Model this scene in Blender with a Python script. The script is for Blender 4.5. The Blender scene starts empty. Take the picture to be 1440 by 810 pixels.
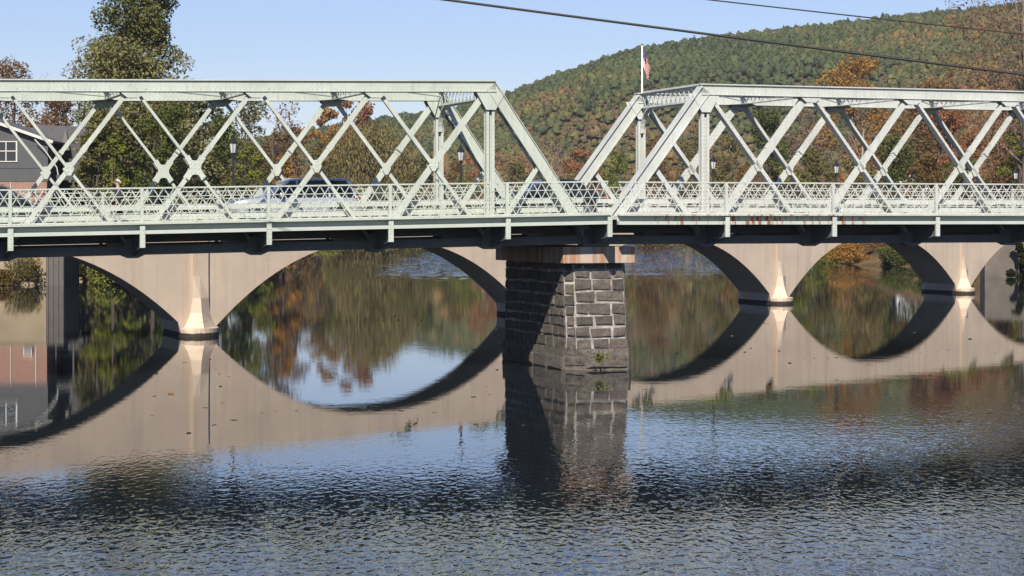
import bpy, math, random
import numpy as np
from mathutils import Vector, Matrix

R = math.radians
scn = bpy.context.scene
COL = scn.collection

# ------------------------------------------------------------------ camera, sky, sun, exposure
F = 3000.0          # focal length in photo pixels (photo 1440 px wide)
HORIZ = 310.0       # photo row of the horizon
H = 5.2             # eye height above the water
cam_d = bpy.data.cameras.new('camera')
cam = bpy.data.objects.new('camera', cam_d)
COL.objects.link(cam)
cam.location = (0, 0, H)
cam.rotation_euler = (R(90), 0, 0)
cam_d.sensor_width = 36.0
cam_d.lens = 36.0 * F / 1440.0
cam_d.shift_y = -(405.0 - HORIZ) / 1440.0
cam_d.clip_start = 0.5
cam_d.clip_end = 20000
scn.camera = cam

SUN_AZ, SUN_EL = -7.0, 41.0      # degrees: azimuth to the right of straight behind the camera
sdir = Vector((math.sin(R(SUN_AZ)) * math.cos(R(SUN_EL)), -math.cos(R(SUN_AZ)) * math.cos(R(SUN_EL)), math.sin(R(SUN_EL))))
world = bpy.data.worlds.new('World')
scn.world = world
world.use_nodes = True
wn = world.node_tree
wn.nodes.clear()
sky = wn.nodes.new('ShaderNodeTexSky')
sky.sky_type = 'NISHITA'
sky.sun_disc = False
sky.sun_elevation = R(SUN_EL)
sky.sun_rotation = math.atan2(sdir.x, sdir.y)
sky.altitude = 0
sky.air_density = 1.0
sky.dust_density = 0.1
sky.ozone_density = 2.5
bg = wn.nodes.new('ShaderNodeBackground')
bg.inputs['Strength'].default_value = 0.069
wo = wn.nodes.new('ShaderNodeOutputWorld')
tint = wn.nodes.new('ShaderNodeMix'); tint.data_type = 'RGBA'; tint.blend_type = 'MULTIPLY'   # camera white balance of the clear autumn sky
tint.inputs[0].default_value = 1.0
tint.inputs[7].default_value = (.87, .86, 1.08, 1)
wn.links.new(sky.outputs[0], tint.inputs[6])
wn.links.new(tint.outputs[2], bg.inputs[0])
wn.links.new(bg.outputs[0], wo.inputs[0])
sun_d = bpy.data.lights.new('sun', 'SUN')
sun_d.energy = 5.0
sun_d.angle = R(0.53)
sun_d.color = (1.0, 0.91, 0.77)
sun = bpy.data.objects.new('sun', sun_d)
COL.objects.link(sun)
sun.location = (-20, -40, 60)
sun.rotation_euler = (-sdir).to_track_quat('-Z', 'Y').to_euler()
scn.view_settings.view_transform = 'Standard'
scn.view_settings.look = 'None'
scn.view_settings.exposure = 0.65
scn.view_settings.gamma = 1.0
scn.view_settings.use_curve_mapping = False
scn.cycles.max_bounces = 6
scn.cycles.transparent_max_bounces = 8
scn.cycles.caustics_reflective = False
scn.cycles.caustics_refractive = False

def P(px, py, d):
    """photo pixel + depth in metres -> world point"""
    return Vector(((px - 720) * d / F, d, H - (py - HORIZ) * d / F))

# ------------------------------------------------------------------ object helpers
def tag(o, label=None, cat=None, group=None, kind=None):
    if label: o['label'] = label
    if cat: o['category'] = cat
    if group: o['group'] = group
    if kind: o['kind'] = kind
    return o

def empty(name, loc=(0, 0, 0), rz=0.0):
    o = bpy.data.objects.new(name, None)
    COL.objects.link(o)
    o.location = loc
    o.rotation_euler = (0, 0, rz)
    o.empty_display_size = 0.5
    return o

def copy_tree(o, parent=None):
    c = o.copy()
    COL.objects.link(c)
    c.parent = parent
    for ch in list(o.children):
        copy_tree(ch, c)
    return c

def np_mesh(name, V, Fq, mat, parent=None, smooth=False):
    """mesh from an (n,3) vertex array and an (m,k) face index array"""
    V = np.asarray(V, dtype=np.float32); Fq = np.asarray(Fq, dtype=np.int32)
    me = bpy.data.meshes.new(name)
    k = Fq.shape[1]
    me.vertices.add(len(V)); me.vertices.foreach_set('co', V.ravel())
    me.loops.add(Fq.size); me.loops.foreach_set('vertex_index', Fq.ravel())
    me.polygons.add(len(Fq))
    me.polygons.foreach_set('loop_start', np.arange(0, Fq.size, k, dtype=np.int32))
    me.update(calc_edges=True)
    if smooth:
        me.polygons.foreach_set('use_smooth', np.ones(len(Fq), dtype=bool))
    me.materials.append(mat)
    o = bpy.data.objects.new(name, me)
    COL.objects.link(o)
    o.parent = parent
    return o

class MB:
    """collects simple solids and links them as ONE mesh object"""
    def __init__(s, shear=None):
        s.v = []; s.f = []; s.shear = shear
    def add(s, verts, faces):
        b = len(s.v)
        s.v += [tuple(p) for p in verts]
        s.f += [tuple(i + b for i in f) for f in faces]
        return s
    def box(s, x0, x1, y0, y1, z0, z1):
        return s.add([(x0, y0, z0), (x1, y0, z0), (x1, y1, z0), (x0, y1, z0), (x0, y0, z1), (x1, y0, z1), (x1, y1, z1), (x0, y1, z1)],
                     [(0, 3, 2, 1), (4, 5, 6, 7), (0, 1, 5, 4), (1, 2, 6, 5), (2, 3, 7, 6), (3, 0, 4, 7)])
    def beam(s, p0, p1, a, b, up=(0, 1, 0)):
        p0 = Vector(p0); p1 = Vector(p1); d = (p1 - p0).normalized(); up = Vector(up)
        bv = up - d * up.dot(d)
        if bv.length < 1e-4: bv = d.orthogonal()
        bv.normalize(); av = d.cross(bv)
        av = av * (a / 2); bv = bv * (b / 2)
        v = [p0 - av - bv, p0 + av - bv, p0 + av + bv, p0 - av + bv, p1 - av - bv, p1 + av - bv, p1 + av + bv, p1 - av + bv]
        return s.add(v, [(0, 3, 2, 1), (4, 5, 6, 7), (0, 1, 5, 4), (1, 2, 6, 5), (2, 3, 7, 6), (3, 0, 4, 7)])
    def tube(s, pts, rad, n=8, cap=True):
        pts = [Vector(p) for p in pts]
        if not isinstance(rad, (list, tuple)): rad = [rad] * len(pts)
        b = len(s.v); rx = None
        for i, p in enumerate(pts):
            d = (pts[min(i + 1, len(pts) - 1)] - pts[max(i - 1, 0)]).normalized()
            if rx is None: rx = d.orthogonal().normalized()
            rx = (rx - d * rx.dot(d)).normalized(); ry = d.cross(rx)
            for j in range(n):
                t = 2 * math.pi * j / n
                s.v.append(tuple(p + (rx * math.cos(t) + ry * math.sin(t)) * rad[i]))
        for i in range(len(pts) - 1):
            for j in range(n):
                k = (j + 1) % n
                s.f.append((b + i * n + j, b + i * n + k, b + (i + 1) * n + k, b + (i + 1) * n + j))
        if cap:
            s.f.append(tuple(b + j for j in reversed(range(n))))
            s.f.append(tuple(b + (len(pts) - 1) * n + j for j in range(n)))
        return s
    def prism(s, poly, y0, y1):
        """polygon in (x, z) extruded along y"""
        n = len(poly)
        v = [(x, y0, z) for x, z in poly] + [(x, y1, z) for x, z in poly]
        f = [tuple(range(n)), tuple(reversed(range(n, 2 * n)))]
        f += [((i + 1) % n, i, n + i, n + (i + 1) % n) for i in range(n)]
        return s.add(v, f)
    def loft(s, rings, cap=True):
        n = len(rings[0]); b = len(s.v)
        for r in rings: s.v += [tuple(p) for p in r]
        for i in range(len(rings) - 1):
            for j in range(n):
                k = (j + 1) % n
                s.f.append((b + i * n + j, b + i * n + k, b + (i + 1) * n + k, b + (i + 1) * n + j))
        if cap:
            s.f.append(tuple(b + j for j in reversed(range(n))))
            s.f.append(tuple(b + (len(rings) - 1) * n + j for j in range(n)))
        return s
    def build(s, name, mat, parent=None, bevel=0.0, smooth=False):
        v = s.v
        if s.shear is not None:
            v = [(x, y, z + s.shear(x)) for x, y, z in v]
        me = bpy.data.meshes.new(name)
        me.from_pydata(v, [], s.f)
        import bmesh
        bm = bmesh.new(); bm.from_mesh(me)
        bmesh.ops.recalc_face_normals(bm, faces=bm.faces)
        bm.to_mesh(me); bm.free()
        if smooth:
            for p in me.polygons: p.use_smooth = True
        me.materials.append(mat)
        o = bpy.data.objects.new(name, me)
        COL.objects.link(o)
        o.parent = parent
        if bevel > 0:
            m = o.modifiers.new('bevel', 'BEVEL'); m.width = bevel; m.segments = 2; m.limit_method = 'ANGLE'
        return o

# ------------------------------------------------------------------ materials
class NT:
    def __init__(s, name):
        s.m = bpy.data.materials.new(name); s.m.use_nodes = True
        s.t = s.m.node_tree; s.t.nodes.clear()
        s.out = s.n('ShaderNodeOutputMaterial')
    def n(s, t, **kw):
        o = s.t.nodes.new(t)
        for k, v in kw.items(): setattr(o, k, v)
        return o
    def l(s, a, b): s.t.links.new(a, b)
    def noise(s, vec, scale, detail=3, rough=.55, dist=0.0):
        o = s.n('ShaderNodeTexNoise'); o.inputs['Scale'].default_value = scale
        o.inputs['Detail'].default_value = detail; o.inputs['Roughness'].default_value = rough
        o.inputs['Distortion'].default_value = dist
        if vec is not None: s.l(vec, o.inputs['Vector'])
        return o.outputs['Fac']
    def mapping(s, vec, scale=(1, 1, 1), loc=(0, 0, 0)):
        o = s.n('ShaderNodeMapping'); o.inputs['Scale'].default_value = scale; o.inputs['Location'].default_value = loc
        s.l(vec, o.inputs['Vector']); return o.outputs[0]
    def ramp(s, fac, stops, interp='LINEAR'):
        o = s.n('ShaderNodeValToRGB'); cr = o.color_ramp; cr.interpolation = interp
        while len(cr.elements) < len(stops): cr.elements.new(0.5)
        for e, (p, c) in zip(cr.elements, stops):
            e.position = p; e.color = (c[0], c[1], c[2], 1) if not isinstance(c, (int, float)) else (c, c, c, 1)
        s.l(fac, o.inputs[0]); return o.outputs[0]
    def math(s, op, a, b=None, c=None, clamp=False):
        o = s.n('ShaderNodeMath', operation=op); o.use_clamp = clamp
        for i, x in enumerate((a, b, c)):
            if x is None: continue
            if isinstance(x, (int, float)): o.inputs[i].default_value = x
            else: s.l(x, o.inputs[i])
        return o.outputs[0]
    def mix(s, fac, a, b, blend='MIX'):
        o = s.n('ShaderNodeMix', data_type='RGBA', blend_type=blend)
        for sock, x in ((o.inputs[0], fac), (o.inputs[6], a), (o.inputs[7], b)):
            if isinstance(x, (int, float)): sock.default_value = x
            elif isinstance(x, (tuple, list)): sock.default_value = (x[0], x[1], x[2], 1)
            else: s.l(x, sock)
        return o.outputs[2]
    def bump(s, height, strength=1.0, dist=0.01):
        o = s.n('ShaderNodeBump'); o.inputs['Strength'].default_value = strength; o.inputs['Distance'].default_value = dist
        s.l(height, o.inputs['Height']); return o.outputs[0]
    def obj(s): return s.n('ShaderNodeTexCoord').outputs['Object']
    def pos(s): return s.n('ShaderNodeNewGeometry').outputs['Position']
    def island(s): return s.n('ShaderNodeNewGeometry').outputs['Random Per Island']
    def bsdf(s, col, rough=.6, metal=0.0, spec=.5, normal=None, **kw):
        o = s.n('ShaderNodeBsdfPrincipled')
        for nm, x in (('Base Color', col), ('Roughness', rough), ('Metallic', metal), ('Specular IOR Level', spec)):
            if isinstance(x, (int, float)): o.inputs[nm].default_value = x
            elif isinstance(x, (tuple, list)): o.inputs[nm].default_value = (x[0], x[1], x[2], 1)
            else: s.l(x, o.inputs[nm])
        for nm, x in kw.items(): o.inputs[nm].default_value = x
        if normal is not None: s.l(normal, o.inputs['Normal'])
        s.l(o.outputs[0], s.out.inputs[0]); return o

def simple(name, col, rough=.6, metal=0.0, spec=.5, var=.12, scale=3.0, bump=0.0):
    t = NT(name); p = t.obj()
    n = t.noise(p, scale, 4)
    c = t.mix(n, tuple(x * (1 - var) for x in col), tuple(min(1, x * (1 + var)) for x in col))
    nm = t.bump(t.noise(p, scale * 8, 3), 1.0, bump) if bump else None
    t.bsdf(c, rough, metal, spec, nm)
    return t.m

def steel_paint(name, col, rust_amt=.62):
    """aged pale green bridge paint: chalky patches, grime streaks, small rust spots, rivet bumps"""
    t = NT(name); p = t.obj()
    n1 = t.noise(p, .9, 5, .6); n2 = t.noise(t.mapping(p, (3, 3, .5)), 3.0, 4, .6)
    c = t.mix(t.ramp(n1, [(.3, 0), (.7, 1)]), tuple(x * .86 for x in col), tuple(min(1, x * 1.08) for x in col))
    c = t.mix(t.ramp(n2, [(.52, 0), (.78, .55)]), c, (col[0] * .62, col[1] * .62, col[2] * .6))
    n3 = t.noise(p, 5.0, 5, .7)
    c = t.mix(t.ramp(n3, [(rust_amt + .08, 0), (rust_amt + .14, .8)]), c, (.23, .10, .045))
    v = t.n('ShaderNodeTexVoronoi', feature='F1'); v.inputs['Scale'].default_value = 7.0
    v.inputs['Randomness'].default_value = 0.0
    t.l(p, v.inputs['Vector'])
    riv = t.ramp(v.outputs['Distance'], [(.16, 1), (.26, 0)])
    t.bsdf(c, .55, 0, .35, t.bump(riv, .6, .012))
    return t.m

M = {}
M['paint'] = steel_paint('pale_green_steel_paint', (.41, .45, .405))
M['paint_white'] = steel_paint('chalky_steel_paint', (.445, .47, .45), .63)
def fascia_mat():
    t = NT('fascia_paint_with_rust'); p = t.obj()
    sx = t.n('ShaderNodeSeparateXYZ'); t.l(p, sx.inputs[0])
    col = (.42, .46, .415)
    n = t.noise(t.mapping(p, (1.2, 1, .35)), 2.2, 4, .65)
    c = t.mix(n, tuple(x * .85 for x in col), tuple(x * 1.06 for x in col))
    sw = t.n('ShaderNodeSeparateXYZ'); t.l(t.pos(), sw.inputs[0])
    big = t.ramp(t.math('MULTIPLY', sw.outputs[0], .05), [(.22, 0), (.30, .62), (.60, .62), (.66, 0)])
    fine = t.noise(t.mapping(p, (3.2, 1, .5)), 1.6, 4, .65)
    k = t.math('MULTIPLY', big, t.ramp(fine, [(.52, 0), (.60, 1.6)]))
    rc = t.mix(t.noise(p, 9, 3), (.36, .12, .03), (.16, .06, .03))
    t.bsdf(t.mix(k, c, rc), .6, 0, .3)
    return t.m
M['fascia'] = fascia_mat()
M['under'] = steel_paint('shade_dark_grimy_steel', (.16, .175, .175), .55)  # grime plus underside shade, both put into one dark base colour
M['asphalt'] = simple('deck_asphalt', (.06, .06, .062), .9, 0, .3, .3, 4, .004)
M['slab'] = simple('sidewalk_slab', (.33, .32, .30), .85, 0, .3, .2, 2, .003)
M['black'] = simple('black_iron', (.012, .012, .013), .45, 0, .5, .2, 6)
M['lampglass'] = simple('frosted_lamp_glass', (.45, .47, .49), .25, 0, .5, .05, 5)
M['cable'] = simple('rubber_cable', (.02, .02, .02), .6, 0, .4, .2, 1)

def concrete_arch():
    t = NT('painted_arch_concrete'); p = t.pos()
    col = (.58, .475, .375)
    n1 = t.noise(t.mapping(p, (.5, .5, .7)), .9, 5, .6)
    c = t.mix(t.ramp(n1, [(.3, 0), (.72, 1)]), tuple(x * .88 for x in col), tuple(min(1, x * 1.05) for x in col))
    stain = t.noise(t.mapping(p, (2.2, 2.2, .12)), 1.0, 4, .6)
    c = t.mix(t.ramp(stain, [(.52, 0), (.76, .45)]), c, (.27, .22, .18))
    blot = t.noise(p, .35, 6, .72)
    c = t.mix(t.ramp(blot, [(.52, 0), (.66, .22)]), c, (.42, .36, .31))
    # faint horizontal board marks of the old formwork
    sx = t.n('ShaderNodeSeparateXYZ'); t.l(p, sx.inputs[0])
    z = t.math('ADD', sx.outputs[2], t.math('MULTIPLY', t.noise(p, .5, 2), .05))
    fr = t.math('FRACT', t.math('MULTIPLY', z, 4.5))
    line = t.ramp(fr, [(0, 0), (.07, 1), (.93, 1), (1, 0)])
    # dark wet band just above the water
    zz = t.math('ADD', sx.outputs[2], t.math('MULTIPLY', t.noise(p, 3, 3), .1))
    wet = t.ramp(t.math('MULTIPLY', zz, 1.0), [(.20, 1), (.25, 0)])
    c = t.mix(wet, c, (.045, .035, .03))
    t.bsdf(c, .85, 0, .25, t.bump(t.math('ADD', t.math('MULTIPLY', line, .16), t.noise(p, 5, 6, .7)), .8, .012))
    return t.m
M['arch'] = concrete_arch()

def stone_mat():
    t = NT('dark_granite_blocks'); p = t.obj(); r = t.island()
    c = t.ramp(r, [(0, (.085, .080, .074)), (.35, (.145, .132, .12)), (.6, (.18, .16, .14)), (.8, (.115, .110, .105)), (1, (.185, .145, .12))])
    n = t.noise(p, 5, 6, .7)
    c = t.mix(t.ramp(n, [(.35, 0), (.75, 1)]), c, (.055, .047, .043), 'MIX')
    c = t.mix(t.ramp(t.noise(p, 16, 4, .7), [(.62, 0), (.72, .5)]), c, (.30, .27, .24))
    t.bsdf(c, .9, 0, .25, t.bump(t.noise(p, 5, 7, .75), 1.0, .12))
    return t.m
M['stone'] = stone_mat()
def mortar_mat():
    t = NT('patchy_lime_mortar'); p = t.obj()
    c = t.ramp(t.noise(p, 2.6, 5, .7), [(.34, (.10, .092, .085)), (.5, (.27, .25, .225)), (.68, (.42, .39, .36))])
    t.bsdf(c, .95, 0, .2, t.bump(t.noise(p, 14, 4, .7), 1.0, .02)); return t.m
M['mortar'] = mortar_mat()
def cap_mat():
    t = NT('rust_streaked_concrete_cap'); p = t.obj()
    n = t.noise(p, 3, 5, .6)
    c = t.mix(n, (.34, .28, .23), (.50, .42, .35))
    st = t.noise(t.mapping(p, (2.6, 2.6, .1)), 1.6, 4, .6)
    c = t.mix(t.ramp(st, [(.42, 0), (.62, .85)]), c, (.30, .15, .075))
    st2 = t.noise(t.mapping(p, (3.4, 3.4, .1), (5, 2, 0)), 1.6, 4, .6)
    c = t.mix(t.ramp(st2, [(.6, 0), (.7, .8)]), c, (.10, .075, .06))
    t.bsdf(c, .9, 0, .2, t.bump(t.noise(p, 12, 5, .7), .7, .02))
    return t.m
M['cap'] = cap_mat()
M['wall_concrete'] = simple('weathered_wall_concrete', (.27, .22, .155), .9, 0, .2, .3, .5, .01)
M['dark_concrete'] = simple('dark_damp_concrete', (.10, .095, .09), .9, 0, .2, .4, .8, .01)

def water_mat():
    t = NT('river_water'); p = t.pos()
    sx = t.n('ShaderNodeSeparateXYZ'); t.l(p, sx.inputs[0])
    X, Y = sx.outputs[0], sx.outputs[1]
    wob = t.math('MULTIPLY', t.math('SUBTRACT', t.noise(t.mapping(p, (.05, .12, 0)), 1.0, 3), .5), 16.0)
    # near side of this slanted line is ruffled by the wind
    e = t.math('SUBTRACT', t.math('ADD', t.math('MULTIPLY', X, .75), 63.0), t.math('ADD', Y, wob))
    near = t.math('SMOOTH_MIN', t.math('MAXIMUM', t.math('MULTIPLY', e, 1 / 20.0), 0.0), 1.0, .35, clamp=True)
    near = t.math('MULTIPLY', near, near)
    # ruffled patches upstream
    far = t.ramp(t.math('MULTIPLY', Y, .001), [(.18, 0), (.25, 1), (.30, 1)])
    xe = t.math('ADD', X, t.math('MULTIPLY', t.math('SUBTRACT', t.noise(t.mapping(p, (.03, .02, 0), (3.1, .4, 0)), 1.0, 3), .5), 14.0))
    patch = t.ramp(t.math('MULTIPLY_ADD', xe, .01, .5), [(.33, 0), (.42, 1), (.78, 1), (.86, 0)])
    lull = t.ramp(t.noise(t.mapping(p, (.006, .045, 0), (1.3, 5.1, 0)), 1.0, 2), [(.30, 0), (.37, 1)])
    far = t.math('MULTIPLY', far, t.math('MULTIPLY', patch, lull))
    pn = t.mapping(p, (2.3, 1.0, 1.0))
    n1 = t.noise(pn, 2.6, 1, .5, .5)
    n2 = t.noise(t.mapping(p, (1.8, 1, 1), (7, 3, 0)), 4.6, 0, .5, .3)
    n0 = t.noise(t.mapping(p, (.6, 1, 1), (1, 9, 0)), .5, 2, .5)
    hnear = t.math('ADD', t.math('MULTIPLY', n1, .0095), t.math('ADD', t.math('MULTIPLY', n2, .0018), t.math('MULTIPLY', n0, .006)))
    calm = t.math('ADD', t.math('MULTIPLY', t.noise(t.mapping(p, (.5, 1.2, 1)), .9, 3), .0010),
                  t.math('MULTIPLY', t.noise(t.mapping(p, (.6, 1.6, 1)), 3.2, 2), .0005))
    grow = t.ramp(t.math('MULTIPLY', Y, .01), [(.31, 1.0), (.40, .45), (.50, .45), (.62, .6)])
    h = t.math('ADD', t.math('MULTIPLY', t.math('MULTIPLY', hnear, near), t.math('MULTIPLY', grow, 1.65)), calm)
    # wavelets too small to see one by one upstream: tilt the surface itself
    nz = t.n('ShaderNodeTexNoise'); nz.inputs['Scale'].default_value = 1.3; nz.inputs['Detail'].default_value = 2
    t.l(t.mapping(p, (.8, 1, 1)), nz.inputs['Vector'])
    vm = t.n('ShaderNodeVectorMath', operation='SUBTRACT'); t.l(nz.outputs['Color'], vm.inputs[0]); vm.inputs[1].default_value = (.5, .5, .5)
    vs = t.n('ShaderNodeVectorMath', operation='MULTIPLY'); t.l(vm.outputs[0], vs.inputs[0])
    cb = t.n('ShaderNodeCombineXYZ'); fa = t.math('MULTIPLY', far, 1.3)
    t.l(fa, cb.inputs[0]); t.l(fa, cb.inputs[1]); t.l(cb.outputs[0], vs.inputs[1])
    va = t.n('ShaderNodeVectorMath', operation='ADD'); t.l(vs.outputs[0], va.inputs[0]); va.inputs[1].default_value = (0, 0, 1)
    vn = t.n('ShaderNodeVectorMath', operation='NORMALIZE'); t.l(va.outputs[0], vn.inputs[0])
    bo = t.n('ShaderNodeBump'); bo.inputs['Strength'].default_value = 1.0; bo.inputs['Distance'].default_value = 1.0
    t.l(h, bo.inputs['Height']); t.l(vn.outputs[0], bo.inputs['Normal'])
    bs = t.bsdf((.009, .013, .017), .012, 0, .5, bo.outputs[0])
    bs.inputs['IOR'].default_value = 1.345
    return t.m
M['water'] = water_mat()

def ground_mat():
    t = NT('bank_soil_and_leaf_litter'); p = t.pos()
    n = t.noise(p, .4, 5, .65); n2 = t.noise(p, .03, 4)
    c = t.mix(t.ramp(n, [(.35, 0), (.65, 1)]), (.055, .045, .025), (.16, .10, .055))
    c = t.mix(t.ramp(n2, [(.45, 0), (.6, 1)]), c, (.045, .06, .022))
    t.bsdf(c, .95, 0, .1, t.bump(t.noise(p, 1.5, 5, .7), 1.0, .2))
    return t.m
M['ground'] = ground_mat()
M['bark'] = simple('tree_bark', (.075, .06, .05), .95, 0, .15, .35, 2, .02)
M['grey_bark'] = simple('grey_brown_bark', (.15, .125, .105), .95, 0, .15, .3, 2, .02)
M['pale_bark'] = simple('pale_bare_bark', (.30, .255, .215), .95, 0, .15, .25, 2, .01)

def leaf_mat(name, cols, transl=.34):
    t = NT(name); p = t.pos()
    f = t.math('ADD', t.math('MULTIPLY', t.island(), .62), t.math('MULTIPLY', t.math('SUBTRACT', t.noise(p, .28, 3, .6), .31), 1.0), clamp=True)
    cols = [tuple(min(.6, q * .98) for q in cc) for cc in cols]
    k = len(cols) - 1
    c = t.ramp(f, [(i / k, cc) for i, cc in enumerate(cols)])
    d = t.n('ShaderNodeBsdfDiffuse'); t.l(c, d.inputs[0])
    tr = t.n('ShaderNodeBsdfTranslucent'); t.l(c, tr.inputs[0])
    mx = t.n('ShaderNodeMixShader'); mx.inputs[0].default_value = transl
    t.l(d.outputs[0], mx.inputs[1]); t.l(tr.outputs[0], mx.inputs[2]); t.l(mx.outputs[0], t.out.inputs[0])
    return t.m
PAL = {
    'olivegreen': leaf_mat('leaf_olive_green', [(.055, .065, .02), (.10, .112, .034), (.15, .155, .05), (.20, .185, .07)]),  # the leaves' own olive green, between olive and deep green
    'shadegreen': leaf_mat('leaf_shade_dark_green', [(.012, .017, .008), (.022, .03, .012), (.035, .045, .017), (.05, .055, .02)]),  # shade of the left bank put into the leaf colour; also dark ivy
    'deepgreen': leaf_mat('leaf_deep_green', [(.042, .055, .018), (.078, .098, .028), (.115, .13, .04), (.16, .155, .055)]),
    'olive':     leaf_mat('leaf_olive', [(.07, .07, .025), (.12, .115, .04), (.17, .155, .055), (.20, .16, .06)]),
    'paleolive': leaf_mat('leaf_pale_olive', [(.11, .115, .05), (.18, .175, .075), (.24, .225, .10), (.27, .21, .11)]),
    'yellowgreen': leaf_mat('leaf_yellow_green', [(.06, .085, .018), (.12, .15, .03), (.20, .21, .04), (.28, .25, .06)]),
    'willow':    leaf_mat('leaf_willow_tan', [(.10, .085, .035), (.16, .135, .055), (.22, .185, .075), (.26, .22, .10)]),
    'orange':    leaf_mat('leaf_orange', [(.17, .085, .028), (.28, .145, .04), (.37, .21, .06), (.32, .18, .065)]),
    'rust':      leaf_mat('leaf_rust', [(.10, .062, .032), (.165, .092, .042), (.23, .13, .06), (.18, .12, .06)]),
    'red':       leaf_mat('leaf_red_orange', [(.17, .075, .038), (.26, .115, .055), (.33, .16, .075), (.26, .15, .075)]),
    'brownmix':  leaf_mat('leaf_brown_green_mix', [(.06, .06, .022), (.13, .095, .035), (.21, .12, .045), (.15, .13, .045)]),
    'greyrose':  leaf_mat('leaf_greyish_rose', [(.15, .105, .085), (.21, .145, .11), (.26, .18, .13), (.18, .12, .08)]),
}
def forest_mat():
    t = NT('hillside_forest_leaves')
    a = t.n('ShaderNodeAttribute', attribute_name='leaf_tint')
    r = t.island()
    c = t.mix(1.0, a.outputs['Color'], t.ramp(r, [(0, .85), (1, 1.15)]), 'MULTIPLY')
    c = t.mix(t.ramp(t.noise(t.pos(), .9, 3, .7), [(.35, 0), (.7, 1)]), t.mix(1.0, c, (.84, .85, .84), 'MULTIPLY'), c)
    nb = t.bump(t.noise(t.pos(), .8, 4, .7), 1.0, .7)
    d = t.n('ShaderNodeBsdfDiffuse'); t.l(c, d.inputs[0]); t.l(nb, d.inputs['Normal']); t.l(d.outputs[0], t.out.inputs[0])
    return t.m
M['forest'] = forest_mat()

# ------------------------------------------------------------------ terrain
YL = [-200, 0, 40, 76, 100, 173, 230, 300, 370, 430, 455, 520, 650, 800, 3000]
XL = [-70, -60, -46, -38, -38, -41, -40, -40, -36, -31, -22, -8, 24, 70, 70]
YR = [-200, 0, 100, 190, 235, 252, 300, 410, 520, 650, 800, 3000]
XR = [60, 56, 48, 47, 46, 38.5, 40, 45, 58, 78, 92, 92]
RX = [-900, 250, 330, 430, 560, 640, 700, 760, 850, 900, 1000, 1100, 1280, 1440, 1800, 2600]
RY = [200, 196, 188, 172, 156, 146, 132, 110, 76, 59, 42, 30, 9, -4, -16, -20]
def sstep(t):
    t = np.clip(t, 0, 1); return t * t * (3 - 2 * t)
def wob(x, y, s, k=0.0):
    return (np.sin(x * s + 1.7 * np.sin(y * s * .7 + k) + k) * np.cos(y * s * 1.1 + 1.3 * np.sin(x * s * .6 - k)))
def terrain(x, y):
    x = np.asarray(x, float); y = np.asarray(y, float)
    d = np.maximum.reduce([np.interp(y, YL, XL) - x, x - np.interp(y, YR, XR), (y - 800) * .6, (10 - y) * .6])
    bank = np.where(d < 0, np.maximum(-2.5, d * .45), -0.05 + 5.2 * sstep(d / 13.0))
    bank = bank + np.where(d > 0, wob(x, y, .35) * .12 * sstep(d / 4), 0)
    yy = np.maximum(y, 1.0)
    px = x / yy * F + 720
    ry = np.interp(px, RX, RY)
    hr = (HORIZ - ry) / F * 1300 + H - 14.5
    t = np.clip((y - 430) / 870, 0, 1)
    s = .55 * sstep(t) + .45 * t
    hill = np.maximum(hr, 2) * s * sstep(d / 90.0) + wob(x, y, .011, .5) * 5 * sstep((y - 500) / 200) * (1 - sstep((y - 1100) / 150)) * sstep(d / 80)
    hill = np.where(y > 1300, hill - (y - 1300) * .1, hill)
    return bank + np.maximum(hill, -30)
def gz(x, y): return float(terrain(x, y))

xs = np.concatenate([-np.geomspace(62, 2500, 46)[::-1], np.arange(-60, 60.1, 1.5), np.geomspace(62, 2500, 46)])
ys = np.concatenate([np.arange(-150, 60, 10.), np.arange(60, 330, 2.5), np.arange(330, 860, 7.), np.geomspace(865, 6000, 70)])
GX, GY = np.meshgrid(xs, ys)
V = np.stack([GX, GY, terrain(GX, GY)], -1).reshape(-1, 3)
nx, ny = len(xs), len(ys)
ii = (np.arange(ny - 1)[:, None] * nx + np.arange(nx - 1)[None, :]).ravel()
tag(np_mesh('ground', V, np.stack([ii, ii + 1, ii + nx + 1, ii + nx], -1), M['ground'], smooth=True), kind='structure')
mb = MB()
mb.add([(-400, -150, 0), (400, -150, 0), (400, 860, 0), (-400, 860, 0)], [(0, 1, 2, 3)])
tag(mb.build('river_water', M['water']), kind='structure')

# ------------------------------------------------------------------ foliage
def leaf_quads(C, size, rng, up=.35, aspect=1.0, hang=False, outward=None):
    """one small folded leaf spray (two triangles' worth of quad) per centre"""
    n = len(C)
    N = rng.normal(size=(n, 3))
    if outward is not None: N = N * .6 + outward
    N[:, 2] += up
    N /= np.linalg.norm(N, axis=1)[:, None] + 1e-9
    A = np.cross(N, rng.normal(size=(n, 3))); 
    if hang:
        A = np.tile(np.array([0, 0, -1.0]), (n, 1)) + rng.normal(size=(n, 3)) * .18
        A = A - N * (A * N).sum(1)[:, None] * .6
    A /= np.linalg.norm(A, axis=1)[:, None] + 1e-9
    B = np.cross(N, A); B /= np.linalg.norm(B, axis=1)[:, None] + 1e-9
    s = (size * rng.uniform(.55, 1.35, n))[:, None]
    a = A * s * aspect * .5; b = B * s * .5
    j = lambda: rng.uniform(.55, 1.2, (n, 1))
    Q = np.stack([C - a * j() - b * j() * .5, C + b * j() - a * .2 * j(), C + a * j() + b * .4 * j(), C - b * j() + a * .25 * j()], 1)
    return Q

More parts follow.
